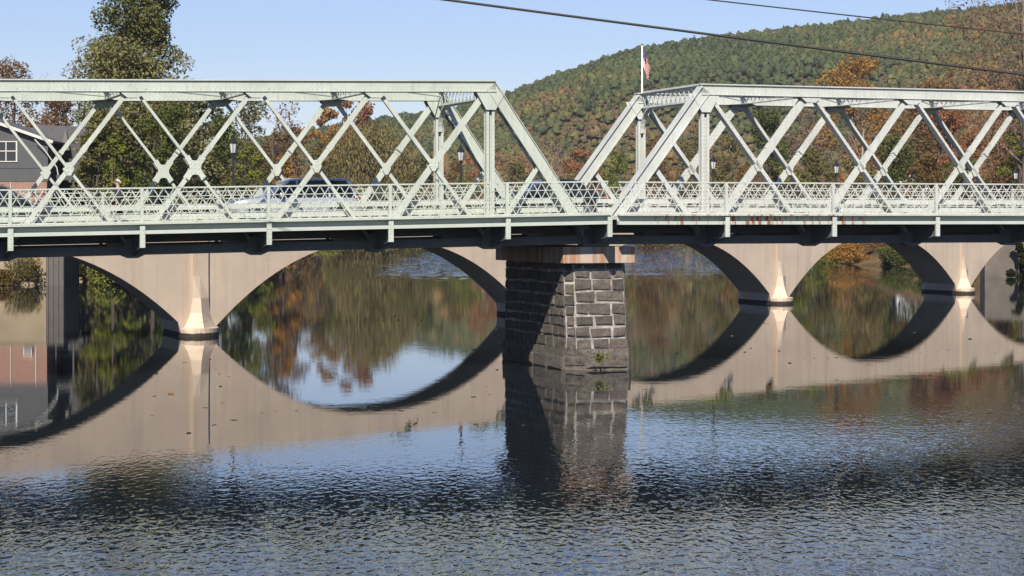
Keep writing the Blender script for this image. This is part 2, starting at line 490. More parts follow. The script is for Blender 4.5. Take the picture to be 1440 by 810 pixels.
def crown_points(blobs, n, rng, shell=.55):
    w = np.array([r[0] * r[1] + r[0] * r[2] for _, r in blobs]); w = w / w.sum()
    idx = rng.choice(len(blobs), n, p=w)
    c = np.array([b[0] for b in blobs])[idx]; r = np.array([b[1] for b in blobs])[idx]
    d = rng.normal(size=(n, 3)); d /= np.linalg.norm(d, axis=1)[:, None]
    # lumpy shells: fewer leaves where a per-blob ripple is low, so gaps open up
    rad = rng.uniform(shell ** 3, 1.0, n) ** (1 / 3.0)
    rad *= 1 + .22 * np.sin(d[:, 0] * 5 + idx * 1.3) * np.cos(d[:, 2] * 5 + idx)
    return c + d * r * rad[:, None], d

def tree(name, px, ytop, hw, depth, pal, label, seed, leaves=5200, size=.34, fine=1.5, base=.16, shape='round', cat='tree', hang=False,
         group=None, nblob=22, sparse=False, bark='bark', zbase=None, aspect=1.3, ypos=None):
    rng = np.random.default_rng(seed); rnd = random.Random(seed)
    p = P(px, ytop, depth)
    z0 = gz(p.x, p.y) - .15 if zbase is None else zbase
    hgt = p.z - z0; w = hw * 1.2 * depth / F
    root = empty(name, (p.x, p.y, z0)); tag(root, label, cat, group)
    blobs = []
    for i in range(nblob):
        t = (i + rnd.random()) / nblob
        zc = base + (1 - base) * t
        if shape == 'round': env = math.sqrt(max(.05, 1 - ((t - .42) / .62) ** 2))
        elif shape == 'tall': env = .95 if t < .85 else .8
        elif shape == 'cone': env = max(.1, 1.02 - t)
        elif shape == 'spread': env = .55 + .45 * math.sin(math.pi * t)
        elif shape == 'bush': env = math.sqrt(max(.06, 1 - t * t))
        a = rnd.random() * 6.283; rr = math.sqrt(rnd.random()) * env * .72
        br = w * rnd.uniform(.24, .42) * (.6 + .4 * env)
        zc = min(zc * hgt, hgt - br * .8)
        blobs.append(((math.cos(a) * rr * w, math.sin(a) * rr * w * .9, zc), (br, br, br * rnd.uniform(.6, .95) * (1.7 if hang else 1))))
    # trunk with limbs reaching into the crown, one mesh
    mb = MB()
    r0 = max(.10, .011 * hgt + .008 * w)
    top = (rnd.uniform(-.05, .05) * w, 0, hgt * .82)
    tr = [(0, 0, -.5), (0.02 * w, 0, hgt * .2), (rnd.uniform(-.06, .06) * w, rnd.uniform(-.05, .05) * w, hgt * .5), top]
    mb.tube(tr, [r0 * 1.25, r0, r0 * .7, r0 * .18], 7)
    for b in blobs[::2]:
        zs = max(hgt * .14, b[0][2] * rnd.uniform(.5, .72)); k = zs / hgt
        s = Vector((0.02 * w, 0, zs)); e = Vector(b[0]); m = s.lerp(e, .5) + Vector((0, 0, .08 * w))
        rl = r0 * (.42 - .3 * k)
        mb.tube([s, m, e], [rl, rl * .6, rl * .2], 5)
        for q in range(3 if not sparse else 7):
            st = m.lerp(e, rnd.random())
            o = Vector((rnd.gauss(0, 1), rnd.gauss(0, 1), rnd.gauss(.6, .8))).normalized() * b[1][0] * rnd.uniform(.7, 1.5)
            mid = st + o * .5 + Vector((rnd.gauss(0, .08), 0, rnd.gauss(0, .08))) * b[1][0]
            mb.tube([st, mid, st + o], [rl * .35, rl * .24, rl * .08], 4)
            if sparse:
                for _ in range(3):
                    o2 = (o.normalized() + Vector((rnd.gauss(0, .6), rnd.gauss(0, .6), rnd.gauss(.2, .6)))).normalized() * o.length * .7
                    mb.tube([mid, mid + o2], [rl * .16, rl * .05], 3)
    mb.build('trunk', M[bark], root, smooth=True)
    if leaves:
        leaves = int(leaves * fine ** 1.7); size = size / fine
        C, d = crown_points(blobs, leaves, rng, .5)
        C[:, 2] = np.maximum(C[:, 2], hgt * base * .4 + .2)
        Q = leaf_quads(C, size, rng, .45, aspect * (2.6 if hang else 1), hang, d * .5)
        np_mesh('crown', Q.reshape(-1, 3), np.arange(len(C) * 4).reshape(-1, 4), PAL[pal], root)
    return root

# ------------------------------------------------------------------ far wooded hill: one mass of crowns
def hill_forest():
    rng = np.random.default_rng(11)
    pts = []
    y = 470.0
    while y < 1345:
        st = 2.7 + (y - 470) * .0013
        x0 = (-420 / F) * y - 60; x1 = (790 / F) * y + 10
        xx = np.arange(x0, x1, st * 1.05)
        pts.append(np.stack([xx + rng.uniform(-.5, .5, len(xx)) * st, y + rng.uniform(-.5, .5, len(xx)) * st], -1))
        y += st * 1.12
    # a few stragglers just along the ridge
    XY = np.concatenate(pts)
    d = np.maximum(np.interp(XY[:, 1], YL, XL) - XY[:, 0], XY[:, 0] - np.interp(XY[:, 1], YR, XR))
    d = np.where(XY[:, 1] > 800, 99, d)
    XY = XY[d > 5]
    n = len(XY); Z = terrain(XY[:, 0], XY[:, 1])
    R_ = 1.05 + 1.5 * rng.random(n) ** 1.8 * (1 + .25 * wob(XY[:, 0], XY[:, 1], .05))
    Ht = R_ * rng.uniform(1.5, 2.3, n)
    con = rng.random(n) < .05 + .12 * sstep((XY[:, 1] - 1150) / 150)
    Ht = np.where(con, Ht * 1.2, Ht); R_ = np.where(con, R_ * .75, R_)
    # kind of each tree, by stand and height on the hill
    low = 1 - sstep((XY[:, 1] - 520) / 620)
    sel = .5 * rng.random(n) + .26 + .36 * wob(XY[:, 0], XY[:, 1], .021, 1) + .25 * wob(XY[:, 0], XY[:, 1], .006, 2) - .66 * low + .24 * (XY[:, 0] / XY[:, 1] < .03) * (XY[:, 1] < 1000) * -.5
    cols = np.array([(.19, .11, .055), (.22, .145, .06), (.16, .115, .06), (.145, .135, .055), (.112, .122, .05), (.09, .11, .050), (.077, .097, .047), (.064, .084, .042)])
    edges = np.array([-.20, -.05, .12, .24, .42, .68, .95])
    ci = np.digitize(sel, edges)
    T = cols[ci] * rng.uniform(.88, 1.12, (n, 1)) * np.array([1.0, 1.0, 1.0])
    T = T * .86
    T = np.where(con[:, None], np.array([.05, .062, .032]) * rng.uniform(.8, 1.2, (n, 1)), T)
    # every crown: a lumpy rounded dome plus loose leaf sprays that break its edge
    RN, SN = 4, 8
    el = np.array([-.35, .15, .62, 1.08]); az = np.arange(SN) * 2 * np.pi / SN
    ring = np.stack([np.cos(el)[:, None] * np.cos(az + 0 * el[:, None]), np.cos(el)[:, None] * np.sin(az), np.sin(el)[:, None] + 0 * az], -1).reshape(-1, 3)
    dome = np.concatenate([ring, [[0, 0, 1.0]]])
    m_ = len(dome)
    jit = rng.uniform(.6, 1.2, (n, m_, 1))
    rot = rng.uniform(0, 6.28, n); cr, sr = np.cos(rot)[:, None], np.sin(rot)[:, None]
    D = np.stack([dome[None, :, 0] * cr - dome[None, :, 1] * sr, dome[None, :, 0] * sr + dome[None, :, 1] * cr, dome[None, :, 2] + 0 * cr], -1) * jit
    tap = np.where(con[:, None], 1 - .55 * np.clip(D[..., 2], 0, 1), 1.0)
    D[..., :2] *= tap[..., None]
    sc = np.stack([R_, R_, Ht * .6], -1)[:, None, :]; of = np.stack([XY[:, 0], XY[:, 1], Z + Ht * .42], -1)[:, None, :]
    DV = (D * sc + of).reshape(-1, 3)
    q = [(r * SN + j, r * SN + (j + 1) % SN, (r + 1) * SN + (j + 1) % SN, (r + 1) * SN + j) for r in range(RN - 1) for j in range(SN)]
    top = (RN - 1) * SN
    q += [(top + j, top + j + 1, top + (j + 2) % SN, m_ - 1) for j in range(0, SN, 2)]
    DF = (np.array(q)[None] + (np.arange(n) * m_)[:, None, None]).reshape(-1, 4)
    K = 24
    dd = rng.normal(size=(n, K, 3)); dd /= np.linalg.norm(dd, axis=2)[..., None]
    dd[..., 2] = np.abs(dd[..., 2]) * 1.1 - .1
    C = dd * rng.uniform(.85, 1.12, (n, K, 1))
    tapc = np.where(con[:, None], 1 - .6 * np.clip(C[..., 2], 0, 1), 1.0)
    C[..., :2] *= tapc[..., None]
    C = (C * sc + of).reshape(-1, 3)
    size = np.repeat(R_ * .42, K)
    Q = leaf_quads(C, size, rng, .4, 1.1, False, dd.reshape(-1, 3) * 1.4).reshape(-1, 3)
    o = np_mesh('hillside_forest', np.concatenate([DV, Q]), np.concatenate([DF, np.arange(len(Q)).reshape(-1, 4) + len(DV)]), M['forest'])
    at = o.data.color_attributes.new('leaf_tint', 'FLOAT_COLOR', 'POINT')
    cc = np.concatenate([np.repeat(T, m_, axis=0), np.repeat(T, K * 4, axis=0)])
    cc = np.concatenate([cc, np.ones((len(cc), 1))], 1).astype(np.float32)
    at.data.foreach_set('color', cc.ravel())
    tag(o, 'autumn forest of green, rust and orange trees covering the far hill', 'forest', kind='stuff')
hill_forest()

# ------------------------------------------------------------------ iron truss bridge
TH = math.atan(.355)
CI, SI = math.cos(TH), math.sin(TH)
W = 5.8            # near truss to far truss
VO = -1.85         # sidewalk railing line
L1, E1 = 4.11, 3.70
L2, E2 = 4.20, 4.10
O1 = Vector((-715 * 68.3 / F, 68.3))                       # near truss, left span, at photo x = 5
HIP2 = Vector((270 * 76.5 / F, 76.5))                      # right span hip
DIRU = Vector((CI, SI))
S1 = O1 - DIRU * (4 * L1 + E1)                             # bottom node 0 of the left span
S2 = HIP2 - DIRU * E2
GR1 = .0192
def RB1(x): return -.178 + GR1 * (x - (4 * L1 + E1))       # rail-bottom level relative to the eye
def RB2(x): return .19 + .0006 * x

def make_span(name, label, org, L, E, rb, steel, seed, wide, end_bracket):
    rng = random.Random(seed)
    base = rb(0)
    sh = lambda x: rb(x) - base
    root = empty(name, (org.x, org.y, H + base), TH)
    tag(root, label, 'truss bridge', 'steel truss spans of the road bridge')
    X = [0, E] + [E + L * i for i in range(1, 9)] + [2 * E + 8 * L]       # bottom nodes 0..10
    top = 4.70; ch = .40; zc = top - ch / 2 - .01
    zb = -.885
    new = lambda: MB(sh)
    S, U = M[steel], M['under']
    for side, y in ((0, 0.0), (1, W)):
        # top chord: box with cover plate and bottom angles
        m = new()
        nseg = 8
        for k in range(1, 9):
            x0, x1 = X[k], X[k + 1]
            x0 -= .18 if k == 1 else 0; x1 += .18 if k == 8 else 0
            m.box(x0, x1, y - .17, y - .14, top - ch, top - .042); m.box(x0, x1, y + .14, y + .17, top - ch, top - .042)
            m.box(x0, x1, y - .235, y + .235, top - .042, top)
            for zr in (top - .10, top - ch + .075):          # rivet heads
                nr = int((x1 - x0) / .16)
                for i in range(nr):
                    xr = x0 + (i + .5) * (x1 - x0) / nr
                    m.add([(xr - .022, y - .171, zr), (xr, y - .171, zr - .022), (xr + .022, y - .171, zr), (xr, y - .171, zr + .022), (xr, y - .196, zr)], [(0, 1, 4), (1, 2, 4), (2, 3, 4), (3, 0, 4)])
            m.box(x0, x1, y - .23, y - .172, top - ch, top - ch + .025); m.box(x0, x1, y + .172, y + .23, top - ch, top - ch + .025)
        m.build('top_chord', S, root)
        # end posts
        for a, b in ((0, 1), (10, 9)):
            m = new(); p0 = Vector((X[a], y, zb)); p1 = Vector((X[b], y, zc))
            d = (p1 - p0).normalized(); nrm = Vector((-d.z, 0, d.x)) if d.x > 0 else Vector((d.z, 0, -d.x))
            for yy in (-.155, .155):
                m.beam(p0 + Vector((0, yy, 0)), p1 + Vector((0, yy, 0)), .38, .03)
            q = nrm * .2
            m.beam(p0 + q, p1 + q, .022, .50)
            for yy in (-.20, .20):
                m.beam(p0 + Vector((0, yy, 0)) - nrm * .18, p1 + Vector((0, yy, 0)) - nrm * .18, .022, .06)
            # lacing on the lower side
            n = 14
            for i in range(n):
                t0, t1 = i / n, (i + 1) / n
                sg = 1 if i % 2 else -1
                m.beam(p0.lerp(p1, t0) + Vector((0, .17 * sg, 0)) - nrm * .2, p0.lerp(p1, t1) + Vector((0, -.17 * sg, 0)) - nrm * .2, .05, .012, nrm)
            m.build('end_post', S, root)
        # bottom chord
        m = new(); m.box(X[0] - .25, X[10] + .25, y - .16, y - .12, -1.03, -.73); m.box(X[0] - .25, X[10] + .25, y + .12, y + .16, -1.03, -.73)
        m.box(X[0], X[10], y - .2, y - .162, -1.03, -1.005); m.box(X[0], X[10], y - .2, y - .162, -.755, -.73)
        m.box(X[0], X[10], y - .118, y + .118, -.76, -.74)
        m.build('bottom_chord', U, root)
        # hip verticals
        for k in (1, 9):
            m = new()
            for xx in (-.12, .12): m.box(X[k] + xx - .012, X[k] + xx + .012, y - .12, y + .12, zb, top - ch - .35)
            m.box(X[k] - .108, X[k] + .108, y - .012, y + .012, zb, top - ch - .35)
            for yy in (-.118, .118): m.box(X[k] - .15, X[k] - .05, y + yy - .01, y + yy + .01, zb, top - ch - .3); m.box(X[k] + .05, X[k] + .15, y + yy - .01, y + yy + .01, zb, top - ch - .3)
            m.build('hip_vertical', S, root)
            g = new()
            for yy in (-.185, .185):
                g.prism([(X[k] - .55, top - ch + .06), (X[k] + .55, top - ch + .06), (X[k] + .48, top - ch - .1), (X[k] + .17, top - ch - .62), (X[k] - .17, top - ch - .62), (X[k] - .48, top - ch - .1)], y + yy - .012, y + yy + .012)
            g.build('gusset_plate', S, root)
        # crossed diagonals
        for k in range(1, 9):
            x0, x1 = X[k], X[k + 1]
            for kind in (0, 1):
                up = (x0, x1) if kind == 0 else (x1, x0)            # foot, head
                m = new(); p0 = Vector((up[0], y, zb)); p1 = Vector((up[1], y, zc))
                d = (p1 - p0).normalized(); inset = d * .12
                wk = wide * {1: 1.12, 8: 1.12, 2: .88, 7: .88}.get(k, .74)
                if kind == 0:   # rising to the right: pair of wide flats
                    a = wk
                    hy = .04 if wide < .22 else .06
                    for yy in (-hy, hy): m.beam(p0 + Vector((0, yy, 0)), p1 + Vector((0, yy, 0)) - inset, a, .022)
                    n = 16
                    nv = Vector((-d.z, 0, d.x))
                    for i in range(n):
                        sg = 1 if i % 2 else -1
                        for q in (-1, 1):
                            m.beam(p0.lerp(p1, i / n) + Vector((0, hy * .8 * sg, 0)) + nv * q * a * .42, p0.lerp(p1, (i + .9) / n) + Vector((0, -hy * .8 * sg, 0)) + nv * q * a * .42, .04, .012, nv)
                    # batten plate in mid length
                    c = p0.lerp(p1, .62); m.beam(c - d * .12, c + d * .12, a + .03, hy * 2 + .04)
                else:           # falling to the right: slimmer I section
                    a = wk * (.60 if wide < .22 else .48); hy = .045 if wide < .22 else .135
                    for yy in (-hy, hy): m.beam(p0 + Vector((0, yy, 0)), p1 + Vector((0, yy, 0)) - inset, a, .02)
                    m.beam(p0, p1 - inset, .02, hy * 2 - .024)
                    nv = Vector((-d.z, 0, d.x))
                    m.beam(p0 + nv * a * .5, p1 - inset + nv * a * .5, .015, hy * 2 + .05)
                m.build('diagonal', S, root)
            # gusset where they cross
            cx = (x0 + x1) / 2; cz = (zb + zc) / 2
            g = new(); big = (k == 3 or k == 6) and wide < .22
            s = .34 if big else .17
            for yy in (-.135, .135):
                if big:
                    pts = []
                    g0 = math.atan2(zc - zb, x1 - x0)
                    arms = [g0, math.pi - g0, math.pi + g0, 2 * math.pi - g0]
                    for ai, an in enumerate(arms):
                        ux, uz = math.cos(an), math.sin(an)
                        for q in (-.095, .095): pts.append((cx + ux * .46 - uz * q, cz + uz * .46 + ux * q))
                        nx_ = arms[(ai + 1) % 4] + (2 * math.pi if ai == 3 else 0)
                        mid_a = (an + nx_) / 2; base_r = .225 if ai in (0, 2) else .185
                        for dq, rr in ((-.42, 1.22), (0, 1.0), (.42, 1.22)): pts.append((cx + base_r * rr * math.cos(mid_a + dq), cz + base_r * rr * math.sin(mid_a + dq)))
                else:
                    pts = [(cx - s, cz), (cx - s * .35, cz - s * 1.25), (cx + s * .35, cz - s * 1.25), (cx + s, cz), (cx + s * .35, cz + s * 1.25), (cx - s * .35, cz + s * 1.25)]
                g.prism(pts, y + yy - .01, y + yy + .01)
            g.build('gusset_plate', S, root)
        for k in range(2, 9):        # gussets under the top chord
            g = new()
            for yy in (-.183, .183):
                g.prism([(X[k] - .42, top - ch + .12), (X[k] + .42, top - ch + .12), (X[k] + .38, top - ch - .05), (X[k] + .18, top - ch - .2), (X[k] - .18, top - ch - .2), (X[k] - .38, top - ch - .05)], y + yy - .009, y + yy + .009)
            g.build('gusset_plate', S, root)
        # half diagonals from the middle of each end post down to bottom node 1 / 9
        for a, b, c in ((0, 1, 1), (10, 9, 9)):
            mid = Vector((X[a], y, zb)).lerp(Vector((X[b], y, zc)), .5)
            m = new()
            for yy in (-.10, .10): m.beam(Vector((X[c], y + yy, zb)), mid + Vector((0, yy, 0)), wide * .68, .022)
            m.beam(Vector((X[c], y, zb)), mid, .02, .19)
            m.build('diagonal', S, root)
        # shoes on the pier
        for k in (0, 10):
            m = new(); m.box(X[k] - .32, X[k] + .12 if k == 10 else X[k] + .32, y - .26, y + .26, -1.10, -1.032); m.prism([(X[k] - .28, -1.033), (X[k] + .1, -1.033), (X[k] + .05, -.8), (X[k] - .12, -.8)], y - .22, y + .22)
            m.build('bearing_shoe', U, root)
    # portal frames between the hips and lattice struts across the top
    for k in (1, 9):
        m = new(); xk = X[k]
        zt, zlo = top - .03, top - .60
        dx = .10
        for yy0 in (0,):
            for z in (zt, zlo):
                m.box(xk - .09, xk - .012, .17, W - .17, z - .012, z + .012); m.box(xk + .012, xk + .09, .17, W - .17, z - .012, z + .012)
                m.box(xk - .012, xk + .012, .17, W - .17, z - .075, z + .075)
        n = 13; w0 = (W - .34) / n
        for i in range(n):
            y0, y1 = .17 + i * w0, .17 + (i + 1) * w0
            m.beam((xk - .02, y0, zlo), (xk - .02, y1, zt), .06, .014, (1, 0, 0)); m.beam((xk + .02, y0, zt), (xk + .02, y1, zlo), .06, .014, (1, 0, 0))
        m.build('portal_strut', S, root)
        for y, sg in ((0.15, 1), (W - .15, -1)):
            b = new(); N = 8
            pts = []
            for i in range(N + 1):
                t = i / N * math.pi / 2
                pts.append((y + sg * (.95 - .95 * math.cos(t)) * 1.0, zlo - .95 + .95 * math.sin(t)))
            for i in range(N):
                b.beam((xk, pts[i][0], pts[i][1]), (xk, pts[i + 1][0], pts[i + 1][1]), .05, .16, (1, 0, 0))
            b.beam((xk, y + sg * .1, zlo - .45), (xk, y + sg * .33, zlo - .2), .05, .05)
            b.build('knee_brace', S, root)
    for k in range(2, 9):
        m = new(); xk = X[k]; zt, zlo = top - .06, top - ch + .03
        for z in (zt, zlo): m.box(xk - .10, xk + .10, .172, W - .172, z - .01, z + .01)
        n = 16; w0 = (W - .36) / n
        for i in range(n):
            y0, y1 = .18 + i * w0, .18 + (i + 1) * w0
            zz = (zlo, zt) if i % 2 else (zt, zlo)
            m.beam((xk, y0, zz[0]), (xk, y1, zz[1]), .05, .014, (1, 0, 0))
        m.build('top_strut', S, root)
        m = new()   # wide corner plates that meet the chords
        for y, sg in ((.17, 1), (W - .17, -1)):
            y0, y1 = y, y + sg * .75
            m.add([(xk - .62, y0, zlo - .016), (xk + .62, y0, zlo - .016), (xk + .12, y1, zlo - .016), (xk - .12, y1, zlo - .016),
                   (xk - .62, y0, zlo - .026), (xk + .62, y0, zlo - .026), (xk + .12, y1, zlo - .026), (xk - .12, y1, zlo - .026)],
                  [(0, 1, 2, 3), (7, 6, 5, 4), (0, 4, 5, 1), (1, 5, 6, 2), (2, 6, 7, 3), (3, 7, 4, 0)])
        m.build('corner_plate', U, root)  # dark steel colour stands in for the shade below the strut ends
    for k in range(1, 9):
        m = new()
        m.beam((X[k], .2, top - .25), (X[k + 1], W - .2, top - .25), .03, .03); m.beam((X[k], W - .2, top - .19), (X[k + 1], .2, top - .19), .03, .03)
        m.build('lateral_brace', S, root)
    # floor: beams, stringers, slab, sidewalk
    for k in range(11):
        xk = X[k] + (.3 if k == 0 else -.3 if k == 10 else 0)
        m = new()
        m.box(xk - .015, xk + .015, .21, W - .21, -1.0, -.34)
        for z in (-1.015, -.335): m.box(xk - .14, xk + .14, .21, W - .21, z - .015, z + .015)
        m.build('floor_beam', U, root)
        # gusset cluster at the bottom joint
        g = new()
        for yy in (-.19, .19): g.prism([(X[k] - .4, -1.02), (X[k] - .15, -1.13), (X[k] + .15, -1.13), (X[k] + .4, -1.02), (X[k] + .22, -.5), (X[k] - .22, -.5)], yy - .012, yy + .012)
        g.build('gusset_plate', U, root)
        if k == 0 and not end_bracket: continue
        xb = X[k] + (0 if 0 < k < 10 else 0)
        m = new()      # cantilever bracket that carries the sidewalk
        yo, yi = VO - .10, -.20
        m.add([(xb - .012, yo, -.36), (xb - .012, yi, -.36), (xb - .012, yi, -1.02), (xb - .012, yo, -.74),
               (xb + .012, yo, -.36), (xb + .012, yi, -.36), (xb + .012, yi, -1.02), (xb + .012, yo, -.74)],
              [(0, 1, 2, 3), (7, 6, 5, 4), (0, 4, 5, 1), (1, 5, 6, 2), (2, 6, 7, 3), (3, 7, 4, 0)])
        m.beam((xb, yo, -.75), (xb, yi, -1.03), .02, .16, (1, 0, 0))
        m.beam((xb, yo + .5, -.40), (xb, yi - .1, -.95), .04, .06, (1, 0, 0))
        m.build('sidewalk_bracket', U, root)
        m = new(); m.box(xb - .085, xb + .085, VO - .135, VO - .115, -.77, -.025); m.box(xb - .012, xb + .012, VO - .113, VO - .04, -.75, -.36)
        m.box(xb - .085, xb - .065, VO - .113, VO - .06, -.77, -.37)
        m.build('bracket_end_plate', S, root)
    for y in (.7, 1.6, 2.5, 3.4, 4.3, 5.2):
        m = new(); m.box(X[0], X[10], y - .01, y + .01, -.62, -.335)
        for z in (-.63, -.33): m.box(X[0], X[10], y - .09, y + .09, z - .01, z + .01)
        m.build('stringer', U, root)
    m = new(); m.box(X[0] - .2, X[10] + .15, .2, W - .2, -.315, -.15); m.build('road_deck', M['asphalt'], root)
    m = new(); m.box(X[0] - .2, X[10] + .15, VO + .1, .197, -.16, -.035)
    m.build('sidewalk_slab', M['slab'], root)
    m = new()
    for y in (-.9, -1.45): m.box(X[0], X[10], y - .05, y + .05, -.34, -.165)
    m.build('stringer', U, root)
    for k in range(10):                 # fascia beam, one length per panel
        x0, x1 = X[k] + .004, X[k + 1] - .004
        m = new()
        m.box(x0, x1, VO - .19, VO + .097, -.028, .018)
        m.box(x0, x1, VO + .17, VO + .19, -.217, -.163)
        m.box(x0, x1, VO + .07, VO + .09, -.217, -.03)
        m.box(x0, x1, VO - .112, VO + .092, -.335, -.219)
        m.build('fascia_beam', M['fascia'], root)
    # lattice railing, one panel per bay
    for k in range(10):
        x0, x1 = X[k] + .02, X[k + 1] - .02
        m = new(); rows, rh, z0 = 4, .270, .05
        for r in range(rows + 1):
            t = .05 if r in (0, 4) else .026
            m.box(x0, x1, VO - (.03 if r == 4 else .012), VO + (.03 if r == 4 else .012), z0 + r * rh - t / 2, z0 + r * rh + t / 2)
        n = 12; b = (x1 - x0) / n; hgt = rows * rh; run = rows * b / 2
        for i in range(-2, n + 1):
            for sg, yy in ((1, -.014), (-1, .014)):
                xa = x0 + i * b if sg > 0 else x1 - i * b
                xe = xa + sg * run
                ta, te = 0.0, 1.0
                lo, hi = (x0, x1)
                if sg > 0:
                    if xa < lo: ta = (lo - xa) / run
                    if xe > hi: te = (hi - xa) / run
                else:
                    if xa > hi: ta = (xa - hi) / run
                    if xe < lo: te = (xa - lo) / run
                if te - ta < .02: continue
                m.beam((xa + sg * run * ta, VO + yy, z0 + hgt * ta), (xa + sg * run * te, VO + yy, z0 + hgt * te), .030, .010)
        m.box(X[k + 1] - .05, X[k + 1] + .05, VO - .05, VO + .05, .02, 1.15) if k < 9 else None
        if k == 0 and end_bracket: m.box(X[0] - .05, X[0] + .05, VO - .05, VO + .05, .02, 1.15)
        m.build('railing_panel', S, root)
    # same lattice railing on the far edge
    for k in range(10):
        x0, x1 = X[k] + .02, X[k + 1] - .02; yf = W + .42
        m = new(); rows, rh, z0 = 4, .270, .0
        for r in range(rows + 1):
            m.box(x0, x1, yf - .02, yf + .02, z0 + r * rh - .016, z0 + r * rh + .016)
        n = 12; b = (x1 - x0) / n
        for i in range(n):
            for sg in (1, -1):
                for r in (0, 2):
                    xa = x0 + (i + .5) * b - sg * b * .5
                    m.beam((xa, yf + .015 * sg, z0 + r * rh), (xa + sg * b, yf + .015 * sg, z0 + (r + 2) * rh), .028, .01)
        m.box(X[k + 1] - .05, X[k + 1] + .05, yf - .04, yf + .04, -.3, 1.1)
        m.build('railing_panel', S, root)
    m = new(); m.box(X[0], X[10], W + .25, W + .5, -.34, -.05); m.build('fascia_beam', S, root)
    # road guard rails along both trusses
    for y in (.34, W - .34):
        m = new()
        for z, hh in ((.50, .15), (.19, .17)): m.box(X[0] + .1, X[10] - .1, y - .07, y + .07, z - hh / 2, z + hh / 2)
        for k in range(1, 10): m.box(X[k] - .1, X[k] + .1, y - .06 + (.132 if y < 1 else -.132), y + .06 + (.132 if y < 1 else -.132), -.148, .60)
        m.build('guard_rail', S, root)
    return root

spanL = make_span('truss_span', 'pale green steel truss span on the left with ornate curved gussets, carrying the silver SUV', S1, L1, E1, RB1, 'paint', 1, .188, True)
spanR = make_span('truss_span', 'whitish steel truss span on the right of the stone pier with rust stained fascia', S2, L2, E2, RB2, 'paint_white', 2, .251, False)
def span_pt(org, rb, u, v, z):
    return Vector((org.x + u * CI - v * SI, org.y + u * SI + v * CI, H + rb(u) + z))
def u_at(org, px, v):
    k = (px - 720) / F
    return (k * (org.y + v * CI) - org.x + v * SI) / (CI - k * SI)

# ------------------------------------------------------------------ stone pier
def stone_face(mb, a, b, c, d, rng, course=.37, cols=(.42, .95), proud=(.012, .038)):
    """rough blocks on the quad a(b.l) b(b.r) c(t.r) d(t.l); outward normal from (b-a)x(d-a)"""
    a, b, c, d = map(Vector, (a, b, c, d))
    nrm = (b - a).cross(d - a).normalized()
    hgt = (d - a).length; z = 0.0
    rows = []
    while z < hgt - .2:
        hh = course * rng.uniform(.85, 1.18)
        if hgt - z - hh < .22: hh = hgt - z
        rows.append((z, z + hh)); z += hh
    def pt(u, v): return a.lerp(b, u).lerp(d.lerp(c, u), v)
    for z0, z1 in rows:
        wid = (b - a).length; x = -rng.random() * .3
        while x < wid:
            ww = rng.uniform(*cols); x0, x1 = max(0, x), min(wid, x + ww); x += ww
            if wid - x < .3: x1 = wid; x = wid
            if x1 - x0 < .12: continue
            g = rng.uniform(.022, .048)
            jj = lambda: rng.uniform(-.034, .034)
            u0, u1 = (x0 + g) / wid, (x1 - g) / wid; v0, v1 = (z0 + g) / hgt, (z1 - g) / hgt
            if u1 <= u0 or v1 <= v0: continue
            base = [pt(u0, v0), pt(u1, v0), pt(u1, v1), pt(u0, v1)]
            base = [p + Vector((0, 0, jj())) + (b - a).normalized() * jj() for p in base]
            o = nrm * rng.uniform(*proud)
            cen = sum(base, Vector()) / 4
            mid = [p.lerp(cen, .06) + o * .75 for p in base]
            top = [p.lerp(cen, rng.uniform(.10, .34)) + o * rng.uniform(.6, 1.6) for p in base]
            ring = [p - nrm * .05 for p in base]
            mb.loft([ring, mid, top])
u0 = u_at(S1, 792, -.9); u1 = u_at(S1, 893, -.9); uc = (u0 + u1) / 2; hw_cap = (u1 - u0) / 2
pier = empty('stone_pier', span_pt(S1, lambda u: 0, uc, W / 2, -H), TH)
tag(pier, 'tapered dark stone block pier with a rust streaked concrete cap, standing mid river', 'bridge pier')
vb0, vb1 = -.9 - W / 2, W + .45 - W / 2
mb = MB(); mb.box(-hw_cap, hw_cap, vb0, vb1, 3.71, 4.285); mb.build('concrete_cap', M['cap'], pier, bevel=.02)
wt, wb = hw_cap - .24, hw_cap - .22
ft, fb = vb0 + .35, vb0 + .02
bt, bb = vb1 - .5, vb1 - .45
Z0, Z1 = .72, 3.71
def ringp(w, f, b, z, cut=.28): return [(-w + cut, f, z), (w - cut * .25, f, z), (w, f + cut * .25, z), (w, b, z), (-w, b, z), (-w, f + cut, z)]
mb = MB(); mb.loft([ringp(wb - .03, fb + .03, bb - .03, .66), ringp(wt - .012, ft + .012, bt - .012, Z1)]); mb.build('mortar_core', M['mortar'], pier)
rng = random.Random(5); mb = MB()
rb_, rt_ = ringp(wb, fb, bb, Z0), ringp(wt, ft, bt, Z1)
for i in (0, 2, 3, 4, 5):
    j = (i + 1) % 6
    stone_face(mb, rb_[i], rb_[j], rt_[j], rt_[i], rng, cols=(.5, 1.1) if i != 5 else (.35, .5))
mb.build('masonry', M['stone'], pier, smooth=False)
mb = MB(); rp0, rp1, rp2 = ringp(wb + .07, fb - .2, bb + .1, -1.5, .6), ringp(wb + .06, fb - .18, bb + .1, .5, .6), ringp(wb + .06, fb - .08, bb + .08, .74, .42)
mb.loft([rp0, rp1, rp2]); 
for i in (0, 2, 3, 4, 5):
    j = (i + 1) % 6
    stone_face(mb, Vector(rp0[i]) * 1 + Vector((0, 0, 1.1)), Vector(rp0[j]) + Vector((0, 0, 1.1)), Vector(rp1[j]), Vector(rp1[i]), rng, .45, (1.0, 1.7), (.02, .06))
mb.build('plinth', M['stone'], pier)
